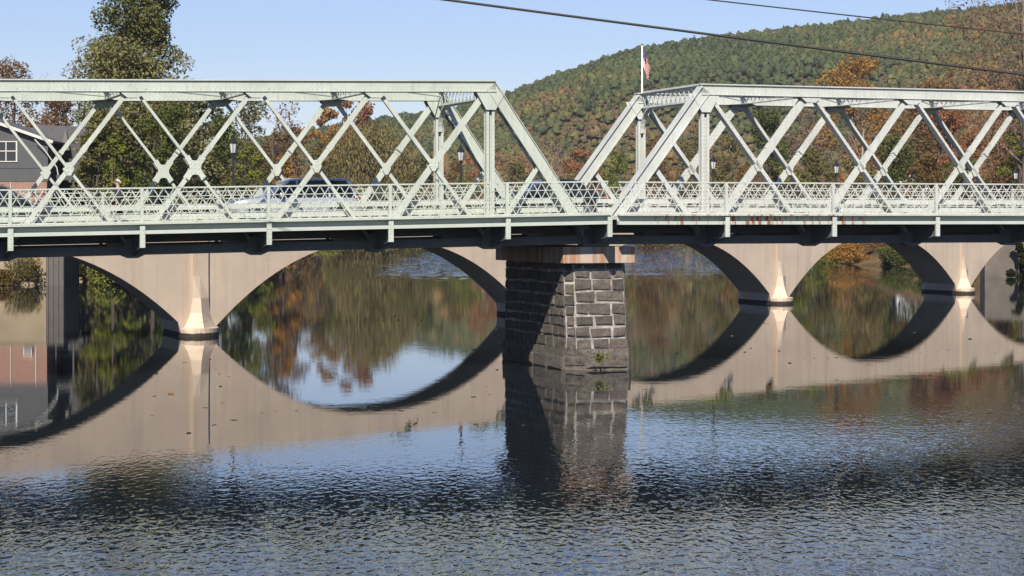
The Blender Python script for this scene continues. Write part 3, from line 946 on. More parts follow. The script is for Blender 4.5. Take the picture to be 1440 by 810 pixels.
# weed growing out of the plinth
pw = P(843, 506, 73.3)
wd = empty('weed', pw); tag(wd, 'small green weed growing from the foot of the stone pier', 'plant')
rg = np.random.default_rng(3)
C = rg.normal(size=(160, 3)) * np.array([.15, .07, .10]) + np.array([0, -.05, .08])
np_mesh('leaves', leaf_quads(C, .075, rg).reshape(-1, 3), np.arange(640).reshape(-1, 4), PAL['yellowgreen'], wd)
mb = MB()
for i in range(6): mb.tube([(0, .1, -.1), (rng.uniform(-.2, .2), -.05, rng.uniform(.1, .3))], [.012, .005], 4)
mb.build('stem', M['bark'], wd)

# ------------------------------------------------------------------ concrete arch bridge
PHI = math.atan2(.772, .636)
BD = Vector((math.cos(PHI), math.sin(PHI))); FD = Vector((-SI, CI))
SP = 24.3
AN = Vector((-431.5 * 95.1 / F, 95.1))
WF, WB = 1.15, 5.5         # front and back wall, measured along the flow from the nose tip
def A2(s, w, z=0.0):
    q = AN + BD * s + FD * w
    return Vector((q.x, q.y, z))
def s_at(px, w):
    k = (px - 720) / F
    o = AN + FD * w
    return (k * o.y - o.x) / (BD.x - k * BD.y)
arch = empty('arch_bridge', A2(2 * SP, 3.3, 0)); tag(arch, 'cream concrete arch bridge with flared piers and plants along its top', 'arch bridge')
AO = A2(2 * SP, 3.3, 0)
def al(v): return tuple(Vector(v) - AO)
HT = 5.38
def intr(s):
    u = min(1.0, abs(s - SP / 2) / (SP / 2 - .85))
    return .30 + 3.95 * max(0.0, 1 - u ** 2.3)
for k in range(-1, 4):
    mb = MB(); N = 48
    ss = [-.0] + [.85 + (SP - 1.7) * i / N for i in range(N + 1)] + [SP]
    prof = [(s, intr(s) if .85 <= s <= SP - .85 else -.6) for s in ss]
    prof = [(0, -.6), (.85, -.6)] + [(s, z) for s, z in prof if .85 <= s <= SP - .85] + [(SP - .85, -.6), (SP, -.6)]
    g = .0
    rings = []
    for s, z in prof:
        S_ = k * SP + s
        rings.append([al(A2(S_, WF, z)), al(A2(S_, WF, HT)), al(A2(S_, WF + .3, HT)), al(A2(S_, WF + .3, 4.9)), al(A2(S_, WB - .3, 4.9)), al(A2(S_, WB - .3, HT)), al(A2(S_, WB, HT)), al(A2(S_, WB, z))])
    mb.loft(rings, cap=(False))
    mb.build('arch_span', M['arch'], arch)
for k in range(-1, 5):
    S_ = k * SP
    mb = MB()
    for sgn, wf in ((-1, WF), (1, WB)):
        hwp = .46
        def ring3(z, hwid, out):
            return [al(A2(S_ - hwid, wf - sgn * .06, z)), al(A2(S_ - hwid, wf + sgn * min(out, .16) * (1 if z > 1.2 else .2), z)), al(A2(S_ - .04, wf + sgn * out, z)), al(A2(S_ + hwid, wf + sgn * min(out, .16) * (1 if z > 1.2 else .2), z)), al(A2(S_ + hwid, wf - sgn * .06, z))]
        mb.loft([ring3(HT + .06, hwp, .165), ring3(2.7, hwp, .165), ring3(1.7, hwp + .02, .30), ring3(1.05, hwp + .12, .56), ring3(.62, hwp + .32, .86), ring3(.385, .98, 1.06)])
    p = mb.build('pilaster', M['arch'], arch)
    mb = MB(); ring = []
    for wv, a0 in ((WF, 180), (WB, 0)):
        for i in range(13):
            t = R(a0 + 180 * i / 12)
            ring.append((math.cos(t) * 1.10, wv + math.sin(t) * 1.13))
    def rr(z, sc=1.0): return [al(A2(S_ + a * sc, b if sc == 1 else b, z)) for a, b in ring]
    mb.loft([rr(-1.5), rr(.34), rr(.38, .97)])
    mb.build('footing', M['arch'], arch)

# lamps along the arch bridge
def make_lamp():
    r = empty('street_lamp')
    m = MB(); m.tube([(0, 0, 0), (0, 0, .12), (0, 0, .16), (0, 0, .7), (0, 0, .78), (0, 0, 3.25), (0, 0, 3.3), (0, 0, 3.36)], [.17, .17, .12, .10, .062, .05, .085, .085], 12)
    m.build('pole', M['black'], r)
    def hexr(rad, z): return [(rad * math.cos(R(60 * i + 30)), rad * math.sin(R(60 * i + 30)), z) for i in range(6)]
    m = MB(); m.loft([hexr(.115, 3.42), hexr(.18, 3.88)]); m.build('lantern_glass', M['lampglass'], r)
    m = MB(); m.loft([hexr(.07, 3.36), hexr(.13, 3.42)])
    for i in range(6):
        a, b = Vector(hexr(.12, 3.42)[i]), Vector(hexr(.187, 3.88)[i]); m.beam(a, b, .022, .022)
    m.loft([hexr(.235, 3.88), hexr(.235, 3.91), hexr(.12, 4.06), hexr(.06, 4.12), hexr(.05, 4.17)]); m.tube([(0, 0, 4.15), (0, 0, 4.22), (0, 0, 4.36)], [.03, .045, .005], 8)
    m.build('lantern_cap', M['black'], r)
    return r
lamp0 = make_lamp()
LW = 1.75
lamps = [(328, 'black street lamp at far left in front of the green and orange trees'),
         (648, 'black street lamp seen through the left span portal beside the red orange tree'),
         (1003, 'black street lamp just right of the white hip post of the right span'),
         (1176, 'black street lamp centred in the right span before the olive shrub'),
         (1428, 'black street lamp at the right edge of the view')]
for i, (px, lb) in enumerate(lamps):
    o = lamp0 if i == 0 else copy_tree(lamp0)
    s = s_at(px, LW); o.location = A2(s, LW, 4.9)
    tag(o, lb, 'street lamp', 'street lamps along the arch bridge')

# flag pole
s = s_at(903, 2.6); fp = A2(s, 2.6, 4.9)
zt = P(903, 64, fp.y).z
fr = empty('flagpole', fp); tag(fr, 'tall slim white flagpole with a gold tip behind the right truss', 'flagpole')
m = MB(); m.tube([(0, 0, 0), (0, 0, zt - 4.9)], [.075, .045], 10); m.build('pole', simple('white_pole_paint', (.75, .75, .75), .4), fr, smooth=True)
m = MB(); m.tube([(0, 0, zt - 4.9 + q) for q in (0, .03, .08, .13, .16)], [.02, .06, .075, .06, .01], 10); m.build('finial', simple('gold_finial', (.5, .35, .1), .3, 1.0), fr, smooth=True)
def flag():
    t = NT('striped_flag_cloth'); uv = t.n('ShaderNodeUVMap').outputs[0]
    sx = t.n('ShaderNodeSeparateXYZ'); t.l(uv, sx.inputs[0])
    st = t.math('GREATER_THAN', t.math('FRACT', t.math('MULTIPLY', sx.outputs[1], 6.5)), .5)
    c = t.mix(st, (.45, .03, .05), (.78, .76, .76))
    can = t.math('MULTIPLY', t.math('LESS_THAN', sx.outputs[0], .38), t.math('GREATER_THAN', sx.outputs[1], .46))
    vo = t.n('ShaderNodeTexVoronoi'); vo.inputs['Scale'].default_value = 14; t.l(uv, vo.inputs['Vector'])
    star = t.math('LESS_THAN', vo.outputs['Distance'], .22)
    c = t.mix(can, c, t.mix(star, (.03, .04, .13), (.7, .7, .7)))
    t.bsdf(c, .8, 0, .2)
    n1, n2 = 28, 16; V = []; UV = []
    for i in range(n1 + 1):
        for j in range(n2 + 1):
            a, b = i / n1, j / n2          # along fly, down hoist
            fold = math.sin(a * 15 + b * 2.5)
            x = .06 + .34 * a ** .7 * (1 - .35 * b * 0) + .05 * fold * a
            y = .12 * fold * min(1, a * 4)
            z = -b * 1.15 - 1.05 * a ** .8 + .02 * fold
            V.append((x, y, z)); UV.append((a, 1 - b))
    Fq = [(i * (n2 + 1) + j, (i + 1) * (n2 + 1) + j, (i + 1) * (n2 + 1) + j + 1, i * (n2 + 1) + j + 1) for i in range(n1) for j in range(n2)]
    o = np_mesh('flag', np.array(V), np.array(Fq), t.m, None, True)
    ul = o.data.uv_layers.new(name='UVMap')
    for lp in o.data.loops: ul.data[lp.index].uv = UV[lp.vertex_index]
    md = o.modifiers.new('thick', 'SOLIDIFY'); md.thickness = .004
    o.location = (fp.x, fp.y, zt - .12)
    tag(o, 'limp red and white striped flag hanging from the flagpole', 'flag')
flag()

# planting along the arch bridge parapet
shr = [(150, .55, 'deepgreen', 'low dark green shrub on the arch bridge near the grey house'), (235, .6, 'brownmix', 'brownish shrub on the arch bridge left of the left street lamp'), (400, .5, 'olive', 'olive shrub on the arch bridge behind the silver SUV nose'),
       (560, .6, 'deepgreen', 'dark green shrub on the arch bridge right of the silver SUV'), (676, .95, 'yellowgreen', 'bright green shrub on the arch bridge between the lamp and the hip post'), (742, .6, 'olive', 'olive shrub on the arch bridge behind the left end post'),
       (880, .8, 'deepgreen', 'green shrub on the arch bridge just left of the flagpole'), (1000, .9, 'yellowgreen', 'bright green shrub at the foot of the lamp beside the right hip post'), (1060, .6, 'brownmix', 'brown shrub on the arch bridge in the first bay of the right span'),
       (1140, 1.0, 'yellowgreen', 'bright green shrub on the arch bridge left of the middle right lamp'), (1225, .7, 'greyrose', 'faded pinkish shrub on the arch bridge right of the middle right lamp'), (1310, .95, 'red', 'red flowering shrub on the arch bridge in the right span'),
       (1345, 1.0, 'yellowgreen', 'bright green shrub on the arch bridge right of the red flowers'), (1400, .8, 'deepgreen', 'dark green shrub on the arch bridge near the right edge')]
for i, (px, rad, pal, lb) in enumerate(shr):
    s = s_at(px, 2.0); q = A2(s, 2.0, 4.9)
    e = empty('garden_shrub', q); tag(e, lb, 'shrub', 'shrubs planted along the arch bridge')
    rg = np.random.default_rng(100 + i)
    C, d = crown_points([((rg.normal() * .5 * rad, rg.normal() * .3, rad * rg.uniform(.3, .75)), (rad * .6, rad * .5, rad * .5)) for _ in range(6)], 900, rg)
    C[:, 2] = np.maximum(C[:, 2], .02)
    np_mesh('leaves', leaf_quads(C, .12, rg, .4, 1.3, False, d).reshape(-1, 3), np.arange(3600).reshape(-1, 4), PAL[pal], e)
    m = MB()
    for _ in range(7): m.tube([(rg.normal() * .08, rg.normal() * .08, 0), (rg.normal() * .3 * rad, rg.normal() * .2, rad * .8)], [.02, .006], 4)
    m.build('stem', M['bark'], e)

# ------------------------------------------------------------------ cars on the deck
def car_paint(name, col, metal=.5):
    t = NT(name); n = t.noise(t.obj(), 2, 3)
    t.bsdf(t.mix(n, tuple(x * .93 for x in col), tuple(min(1, x * 1.05) for x in col)), .28, metal, .5, None, **{'Coat Weight': .7, 'Coat Roughness': .05})
    return t.m
M['glass'] = simple('dark_car_glass', (.012, .014, .016), .05, 0, .6, .1, 2)
M['tyre'] = simple('tyre_rubber', (.018, .018, .018), .8, 0, .3, .2, 8)
M['rim'] = simple('alloy_rim', (.45, .45, .46), .3, .9, .5, .1, 5)
M['trim'] = simple('black_plastic_trim', (.02, .02, .02), .6, 0, .4, .2, 5)
M['headlight'] = simple('clear_headlamp', (.7, .72, .75), .1, 0, .7, .05, 5)
M['taillight'] = simple('red_taillamp', (.35, .012, .012), .2, 0, .6, .1, 5)
def make_car(label, loc, rz, paint, Ln=4.6, Ht=1.68, Wd=1.84, suv=True, cat='car'):
    r = empty('parked_car' if False else 'car', loc, rz); tag(r, label, cat, 'cars crossing the truss bridge')
    hw = Wd / 2; hl = Ln / 2; k = Ht / 1.68
    belt = .98 * k; hood = .98 * k if suv else .86 * k
    # lower body: stations from nose (-x) to tail
    st = [(-hl, .42, .68, .80), (-hl + .12, .26, .80 * k, .93), (-hl + .5, .22, hood * .93, .98), (-hl + 1.15, .22, hood, 1.0), (-hl + 1.55, .22, belt, 1.0), (0, .22, belt + .01, 1.0),
          (hl - .9, .22, belt + .05, 1.0), (hl - .25, .24, belt + .05, .97), (hl - .05, .30, belt - .02, .92), (hl, .42, .80 * k, .86)]
    rings = []
    for x, zl, zt, ws in st:
        w = hw * ws
        rings.append([(x, -w * .9, zl), (x, -w, zl + .12), (x, -w * 1.0, (zl + zt) / 2 + .05), (x, -w * .985, zt - .10), (x, -w * .9, zt), (x, -w * .45, zt + .035), (x, w * .45, zt + .035), (x, w * .9, zt), (x, w * .985, zt - .10), (x, w, (zl + zt) / 2 + .05), (x, w, zl + .12), (x, w * .9, zl)])
    m = MB(); m.loft(rings); m.build('body', paint, r, bevel=.03, smooth=True)
    # greenhouse
    fb_, ft_ = -hl + 1.25, -hl + 2.0
    rb_, rt_ = (hl - .12, hl - .45) if suv else (hl - .35, hl - 1.2)
    zb_, zt_ = belt + .0, Ht - .07
    wb_, wt_ = hw * .95, hw * .74
    m = MB(); m.add([(fb_, -wb_, zb_), (rb_, -wb_, zb_), (rb_, wb_, zb_), (fb_, wb_, zb_), (ft_, -wt_, zt_), (rt_, -wt_, zt_), (rt_, wt_, zt_), (ft_, wt_, zt_)],
                    [(0, 3, 2, 1), (4, 5, 6, 7), (0, 1, 5, 4), (1, 2, 6, 5), (2, 3, 7, 6), (3, 0, 4, 7)])
    m.build('window_glass', M['glass'], r, bevel=.03)
    m = MB()
    rings = []
    for x, z, ws in ((ft_ - .10, zt_ - .035, .98), (ft_ + .1, zt_ + .03, 1.0), ((ft_ + rt_) / 2, zt_ + .07, 1.02), (rt_ - .1, zt_ + .045, 1.0), (rt_ + .16, zt_ + .0, .96)):
        w = wt_ * ws + .015
        rings.append([(x, -w, z - .05), (x, -w * .9, z + .015), (x, 0, z + .03), (x, w * .9, z + .015), (x, w, z - .05)])
    m.loft(rings)
    for sg in (-1, 1):
        for xb, xt in ((fb_ + .02, ft_ + .02), (-.05, .0), (hl - 1.15, hl - 1.2), (rb_ - .06, rt_ - .02)):
            xt = min(max(xt, ft_), rt_)
            m.beam((xb, sg * (wb_ + .004), zb_), (xt, sg * (wt_ + .006), zt_), .075, .03, (0, 1, .2))
        m.beam((ft_ + .1, sg * wt_ * .92, zt_ + .085), (rt_ - .05, sg * wt_ * .92, zt_ + .085), .03, .035) if suv else None
    m.build('roof', paint, r, bevel=.01)
    for sx in (-hl + .88, hl - .85):
        for sg in (-1, 1):
            wl = MB(); y0 = sg * (hw - .20); y1 = sg * (hw + .005); rd = .345 * (k if suv else .95)
            wl.tube([(sx, y0, rd), (sx, y0 + sg * .02, rd), (sx, y1 - sg * .02, rd), (sx, y1, rd)], [rd * .9, rd, rd, rd * .9], 24)
            w = wl.build('wheel', M['tyre'], r, smooth=False)
            rm = MB(); rm.tube([(sx, y1 - sg * .01, rd), (sx, y1 + sg * .012, rd)], [rd * .66, rd * .6], 20)
            for q in range(5):
                a = q * 2 * math.pi / 5; rm.beam((sx, y1 + sg * .015, rd), (sx + math.cos(a) * rd * .6, y1 + sg * .015, rd + math.sin(a) * rd * .6), .06, .02)
            rm.build('rim', M['rim'], w)
            ar = MB(); pts = [(sx + math.cos(R(a)) * rd * 1.13, sg * (hw + .004), rd + math.sin(R(a)) * rd * 1.13) for a in range(0, 181, 15)]
            ar.tube(pts, .035, 5); ar.build('wheel_arch', M['trim'], r)
    for sg in (-1, 1):
        b = MB(); b.add([(-hl + .03, sg * hw * .55, .66 * k), (-hl + .05, sg * hw * .9, .68 * k), (-hl + .5, sg * hw * .985, .80 * k), (-hl + .45, sg * hw * .965, .88 * k), (-hl + .1, sg * hw * .85, .82 * k), (-hl + .08, sg * hw * .55, .78 * k)], [(0, 1, 4, 5), (1, 2, 3, 4)])
        o = b.build('headlight', M['headlight'], r); o.modifiers.new('s', 'SOLIDIFY').thickness = .06
        b = MB(); b.box(hl - .16, hl + .004, min(sg * hw * .62, sg * hw * .93), max(sg * hw * .62, sg * hw * .93), .80 * k, .98 * k); b.build('tail_light', M['taillight'], r, bevel=.02)
        b = MB(); b.box(-hl + 1.6, -hl + 1.75, min(sg * hw * .98, sg * (hw + .2)), max(sg * hw * .98, sg * (hw + .2)), belt, belt + .15); b.build('mirror', paint, r, bevel=.03)
        for x in (-.25, .85):
            b = MB(); b.box(x, x + .16, sg * hw - .012, sg * hw + .02, belt - .16, belt - .125); b.build('door_handle', paint, r)
    b = MB(); b.box(-hl - .01, -hl + .1, -hw * .5, hw * .5, .5 * k, .72 * k); b.build('grille', M['trim'], r, bevel=.02)
    return r
VL = W * .70
def on_deck(px, org, rb, v=VL, z=-.148):
    u = u_at(org, px, v); return span_pt(org, rb, u, v, z)
make_car('silver blue SUV heading left on the left truss span', on_deck(411, S1, RB1), TH, car_paint('silver_blue_car_paint', (.46, .48, .53)), 4.6, 1.60)
make_car('dark car with teal tint and smooth roof at the left edge of the bridge', on_deck(-10, S1, RB1, W * .36), TH + math.pi, car_paint('dark_teal_car_paint', (.03, .05, .055), .3), 4.8, 1.47)
make_car('dark navy car heading left across the middle of the bridge above the stone pier', on_deck(765, S1, RB1), TH, car_paint('navy_car_paint', (.018, .02, .04), .3), 4.5, 1.46, 1.8, False)

# ------------------------------------------------------------------ person on the far side of the road
def skin_body(name, joints, edges, mat, parent, sub=2):
    me = bpy.data.meshes.new(name); me.from_pydata([j[0] for j in joints], edges, [])
    o = bpy.data.objects.new(name, me); COL.objects.link(o); o.parent = parent
    o.modifiers.new('skin', 'SKIN')
    if not me.skin_vertices: me.attributes  # layer is made with the modifier
    sv = me.skin_vertices[0].data
    for i, j in enumerate(joints): sv[i].radius = j[1] if isinstance(j[1], tuple) else (j[1], j[1])
    sv[0].use_root = True
    s = o.modifiers.new('sub', 'SUBSURF'); s.levels = sub; s.render_levels = sub
    me.materials.append(mat)
    return o
def make_person(loc, rz):
    r = empty('person', loc, rz); tag(r, 'person with short grey hair in dark clothes walking across the left span', 'person')
    skin = simple('skin_tone', (.50, .31, .23), .6, 0, .3, .08, 8)
    h = [((0, 0, .88), (.13, .10)), ((0, 0, 1.05), (.125, .095)), ((0, 0, 1.25), (.15, .10)), ((0, 0, 1.36), (.10, .075)), ((0, .0, 1.42), .052), ((0, -.01, 1.50), (.075, .085)), ((0, -.01, 1.585), (.075, .09)), ((0, -.01, 1.63), (.045, .05)),
         ((.17, 0, 1.33), .055), ((.24, .02, 1.08), .043), ((.23, -.08, .86), .032), ((.23, -.11, .78), (.02, .04)),
         ((-.17, 0, 1.33), .055), ((-.24, .02, 1.08), .043), ((-.23, .06, .86), .032), ((-.23, .07, .78), (.02, .04)),
         ((.09, -.02, .80), .085), ((.10, -.12, .46), .058), ((.10, -.10, .09), .04), ((.10, -.20, .04), .035),
         ((-.09, .02, .80), .085), ((-.10, .06, .46), .058), ((-.10, .22, .12), .04), ((-.10, .14, .04), .035)]
    e = [(0, 1), (1, 2), (2, 3), (3, 4), (4, 5), (5, 6), (6, 7), (2, 8), (8, 9), (9, 10), (10, 11), (2, 12), (12, 13), (13, 14), (14, 15), (0, 16), (16, 17), (17, 18), (18, 19), (0, 20), (20, 21), (21, 22), (22, 23)]
    skin_body('body', h, e, skin, r)
    grow = lambda q, k: (q[0], tuple(x + k for x in q[1]) if isinstance(q[1], tuple) else q[1] + k)
    jk = [grow(h[i], .03) for i in (0, 1, 2, 3, 8, 9, 10, 12, 13, 14)]
    skin_body('jacket', jk, [(0, 1), (1, 2), (2, 3), (2, 4), (4, 5), (5, 6), (2, 7), (7, 8), (8, 9)], simple('dark_jacket_cloth', (.03, .03, .04), .9), r)
    tr = [grow(h[i], .022) for i in (0, 16, 17, 18, 20, 21, 22)]
    skin_body('trousers', tr, [(0, 1), (1, 2), (2, 3), (0, 4), (4, 5), (5, 6)], simple('dark_trouser_cloth', (.025, .028, .04), .9), r)
    hair = MB(); rings = []
    for i in range(7):
        t = i / 6; z = 1.56 + .125 * math.sin(t * math.pi / 2); q = math.cos(t * math.pi / 2) + .03
        rings.append([(.092 * q * math.cos(a * .5236), .012 + .108 * q * math.sin(a * .5236), z + (.02 if math.sin(a * .5236) < -.3 else -.05 * (1 - t))) for a in range(12)])
    hair.loft(rings); hair.build('hair', simple('grey_hair', (.42, .40, .38), .8, 0, .2, .25, 30), r, smooth=True)
    f = MB(); f.loft([[(-.012, -.10, 1.55), (.012, -.10, 1.55), (0, -.098, 1.60)], [(-.004, -.128, 1.552), (.004, -.128, 1.552), (0, -.104, 1.592)]]); f.build('nose', skin, r)
    for sg in (-1, 1):
        b = MB(); b.tube([(sg * .032, -.092, 1.588), (sg * .032, -.102, 1.588)], [.012, .006], 8); b.build('eye', M['black'], r)
        b = MB(); b.tube([(sg * .084, .0, 1.555), (sg * .098, .005, 1.575), (sg * .09, .005, 1.60)], [.012, .018, .012], 6); b.build('ear', skin, r)
    b = MB(); b.box(-.022, .022, -.099, -.092, 1.513, 1.52); b.build('mouth', simple('lip_tone', (.35, .15, .13), .6), r)
make_person(on_deck(166, S1, RB1, W - .75), TH - R(90))

# ------------------------------------------------------------------ left bank: house, walls
def clap_mat():
    t = NT('grey_clapboard'); p = t.obj()
    sx = t.n('ShaderNodeSeparateXYZ'); t.l(p, sx.inputs[0])
    fr = t.math('FRACT', t.math('MULTIPLY', sx.outputs[2], 6.0))
    n = t.noise(p, 1.2, 4)
    c = t.mix(n, (.075, .078, .085), (.105, .108, .115))
    t.bsdf(c, .75, 0, .3, t.bump(fr, .8, .03)); return t.m
def brick_mat():
    t = NT('red_brick'); p = t.obj()
    b = t.n('ShaderNodeTexBrick'); b.inputs['Scale'].default_value = 1.0
    b.inputs['Color1'].default_value = (.26, .105, .07, 1); b.inputs['Color2'].default_value = (.18, .075, .052, 1); b.inputs['Mortar'].default_value = (.36, .31, .27, 1)
    b.inputs['Brick Width'].default_value = .22; b.inputs['Row Height'].default_value = .075; b.inputs['Mortar Size'].default_value = .01
    mp = t.n('ShaderNodeMapping'); mp.inputs['Rotation'].default_value = (R(90), 0, 0); t.l(p, mp.inputs[0]); t.l(mp.outputs[0], b.inputs['Vector'])
    t.bsdf(b.outputs[0], .9, 0, .2); return t.m
M['clap'] = clap_mat(); M['brick'] = brick_mat()
M['shingle'] = simple('grey_roof_shingle', (.10, .10, .11), .9, 0, .2, .25, 3, .02)
M['white_trim'] = simple('white_trim_paint', (.50, .50, .48), .5, 0, .4, .12, 4)
M['pane'] = simple('dark_window_pane', (.02, .022, .025), .06, 0, .6, .2, 1)
HY = 178.0
hp = P(66, 310, HY)
house = empty('grey_house', (hp.x, HY, 0)); tag(house, 'grey clapboard house on a brick lower storey at the left river bank', 'house')
# local x: 0 is the right corner of the front wall
m = MB(); m.box(-16, 0, 0, 10, 4.9, 8.45); m.build('brick_storey', M['brick'], house)
m = MB(); m.prism([(-16.05, 8.45), (.05, 8.45), (.05, 11.75), (-4.6, 13.35), (-9.5, 15.0), (-16.05, 12.7)], -.05, 10); m.build('clapboard_wall', M['clap'], house)
m = MB()
m.beam((.55, -.55, 11.66), (-9.6, -.55, 15.15), .16, .0 + .03) if False else None
m.add([(.6, -.5, 11.62), (.6, 10.4, 11.62), (-9.6, 10.4, 15.16), (-9.6, -.5, 15.16), (.6, -.5, 11.82), (.6, 10.4, 11.82), (-9.6, 10.4, 15.36), (-9.6, -.5, 15.36)], [(0, 1, 2, 3), (7, 6, 5, 4), (0, 4, 5, 1), (1, 5, 6, 2), (2, 6, 7, 3), (3, 7, 4, 0)])
m.add([(-9.6, -.5, 15.16), (-9.6, 10.4, 15.16), (-16.6, 10.4, 12.6), (-16.6, -.5, 12.6), (-9.6, -.5, 15.36), (-9.6, 10.4, 15.36), (-16.6, 10.4, 12.8), (-16.6, -.5, 12.8)], [(0, 1, 2, 3), (7, 6, 5, 4), (0, 4, 5, 1), (1, 5, 6, 2), (2, 6, 7, 3), (3, 7, 4, 0)])
m.build('roof', M['shingle'], house)
m = MB(); m.beam((.62, -.56, 11.72), (-9.6, -.56, 15.26), .24, .07); m.beam((-9.6, -.56, 15.26), (-16.6, -.56, 12.7), .24, .07); m.build('rake_trim', M['white_trim'], house)
m = MB(); m.tube([(-.9, -.62, 11.95), (-.1, -.55, 11.1), (.9, -.35, 9.6), (1.0, -.3, 9.0)], .05, 8); m.build('downspout', M['white_trim'], house)
m = MB(); m.box(-16, .04, -.09, -.052, 9.55, 9.66); m.box(-.0, .1, -.1, -.052, 8.45, 11.6); m.build('corner_trim', M['clap'], house)
for xa in (-4.25, -7.6):
    wf = MB(); x1 = xa + 1.72
    for a, b in ((xa - .08, xa + .04), (xa + .82, xa + .90), (x1 - .04, x1 + .08)): wf.box(a, b, -.12, -.051, 10.15, 11.78)
    for z in (10.08, 10.95, 11.74): wf.box(xa - .1, x1 + .1, -.135, -.053, z, z + .075)
    w = wf.build('window', M['white_trim'], house)
    pn = MB(); pn.box(xa + .05, x1 - .05, -.07, -.056, 10.16, 11.73); pn.build('pane', M['pane'], w)
for xa in (-1.9,):
    ac = MB(); ac.box(xa, xa + .75, -.45, .02, 5.45, 6.05); ac.box(xa + .06, xa + .69, -.47, -.45, 5.51, 5.99); ac.build('air_conditioner', M['white_trim'], house, bevel=.02)
    g = MB()
    for i in range(6): g.box(xa + .1, xa + .65, -.485, -.472, 5.56 + i * .07, 5.59 + i * .07)
    g.build('vent_grille', M['trim'], house)
m = MB(); m.tube([(-.9, -.08, 4.9), (-.9, -.08, 8.4)], .05, 8); m.tube([(-3.0, -.08, 4.9), (-3.0, -.08, 8.4)], .04, 8); m.build('drain_pipe', M['white_trim'], house)
# set back wing in shade, with a steep little dormer peak
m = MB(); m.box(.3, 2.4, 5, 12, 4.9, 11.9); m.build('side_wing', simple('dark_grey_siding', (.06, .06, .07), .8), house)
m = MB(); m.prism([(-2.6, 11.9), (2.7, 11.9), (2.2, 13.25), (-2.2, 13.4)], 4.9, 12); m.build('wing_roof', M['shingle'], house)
m = MB(); m.add([(.2, 4.2, 11.2), (1.0, 4.2, 11.2), (1.0, 5.0, 11.2), (.2, 5.0, 11.2), (.6, 4.6, 13.1)], [(0, 1, 4), (1, 2, 4), (2, 3, 4), (3, 0, 4), (3, 2, 1, 0)]); m.build('turret_roof', M['black'], house)
m = MB(); m.box(-.6, 2.0, 2.0, 4.9, 8.6, 9.05); m.box(.2, .35, 2.1, 2.25, 4.9, 8.6); m.box(1.7, 1.85, 2.1, 2.25, 4.9, 8.6); m.build('porch', M['clap'], house)

a = P(-120, 310, 173.5); b = P(65, 310, 173.5)
m = MB(); m.box(a.x, b.x, 173.5, 174.3, -.5, 4.85); m.box(a.x, b.x + .05, 173.4, 174.5, 4.852, 5.05)
rw = m.build('retaining_wall', M['wall_concrete']); tag(rw, 'sunlit beige concrete retaining wall at the water under the house', 'wall')
a = P(64, 310, 170); b = P(90, 310, 170)
m = MB(); m.box(a.x + .08, b.x, 170, 176, -.5, 4.7); 
for i in range(4): m.box(a.x + .1 + i * .4, a.x + .25 + i * .4, 169.9, 169.998, -.5, 4.6)
tag(m.build('abutment_pillar', M['dark_concrete']), 'dark ribbed concrete pillar at the end of the retaining wall', 'pillar')
# rocks at the foot of the wall
rg = np.random.default_rng(8)
def rock(px, py, d, s, lb):
    p = P(px, py, d); rings = []
    rr = random.Random(int(px * 7))
    for i in range(6):
        t = i / 5; q = math.sin(math.pi * (.15 + .85 * t) if t < 1 else math.pi) + .05
        q = math.cos((t * 1.5 - .4)) if t < 1 else .15
        rings.append([(s * q * math.cos(a * .7854) * rr.uniform(.8, 1.2), s * .7 * q * math.sin(a * .7854) * rr.uniform(.8, 1.2), s * .55 * (t - .3)) for a in range(8)])
    m = MB(); m.loft(rings); o = m.build('river_rock', M['wall_concrete'], None, smooth=True); o.location = (p.x, p.y, .0)
    tag(o, lb, 'rock', 'rocks along the left waterline')
rock(38, 398, 172, .75, 'flat pale rock below the retaining wall, nearest the dark pillar')
rock(22, 399, 171.5, .5, 'small pale rock below the retaining wall, left of the flat one')
rock(120, 390, 186, .8, 'rock in shade at the waterline right of the dark pillar')
# right bank wall
a = P(1385, 310, 196)
m = MB(); m.add([(a.x, 196, -.6), (a.x + 30, 200, -.6), (a.x + 30, 202, -.6), (a.x, 198, -.6), (a.x, 196, 3.9), (a.x + 30, 200, 4.6), (a.x + 30, 202, 4.6), (a.x, 198, 3.9)], [(0, 3, 2, 1), (4, 5, 6, 7), (0, 1, 5, 4), (1, 2, 6, 5), (2, 3, 7, 6), (3, 0, 4, 7)])
tag(m.build('stone_wall', simple('river_wall_stone', (.13, .115, .10), .95, 0, .2, .45, .7, .05)), 'weathered grey brown wall along the right river bank', 'wall')
# small pale house half hidden by the trees on the right
hp2 = P(1283, 262, 330)
h2 = empty('pale_house', (hp2.x, 330, gz(hp2.x, 330) - .2)); tag(h2, 'small pale house half hidden among the trees on the right bank', 'house')
hh = hp2.z - h2.location.z
m = MB(); m.prism([(-2.4, 0), (2.4, 0), (2.4, hh + 1.2), (0, hh + 2.3), (-2.4, hh + 1.2)], 0, 6); m.build('wall', simple('pale_siding', (.55, .58, .62), .7), h2)
m = MB(); m.beam((2.8, 3, hh + 1.05), (-.05, 3, hh + 2.4), .12, 6.8); m.beam((-2.8, 3, hh + 1.05), (.05, 3, hh + 2.4), .12, 6.8); m.build('roof', M['shingle'], h2)
for xa in (-1.6, .5):
    m = MB(); m.box(xa, xa + 1.1, -.06, -.003, hh - .6, hh + .8); w = m.build('window', M['white_trim'], h2)
    m = MB(); m.box(xa + .1, xa + 1.0, -.08, -.062, hh - .5, hh + .7); m.build('pane', M['pane'], w)

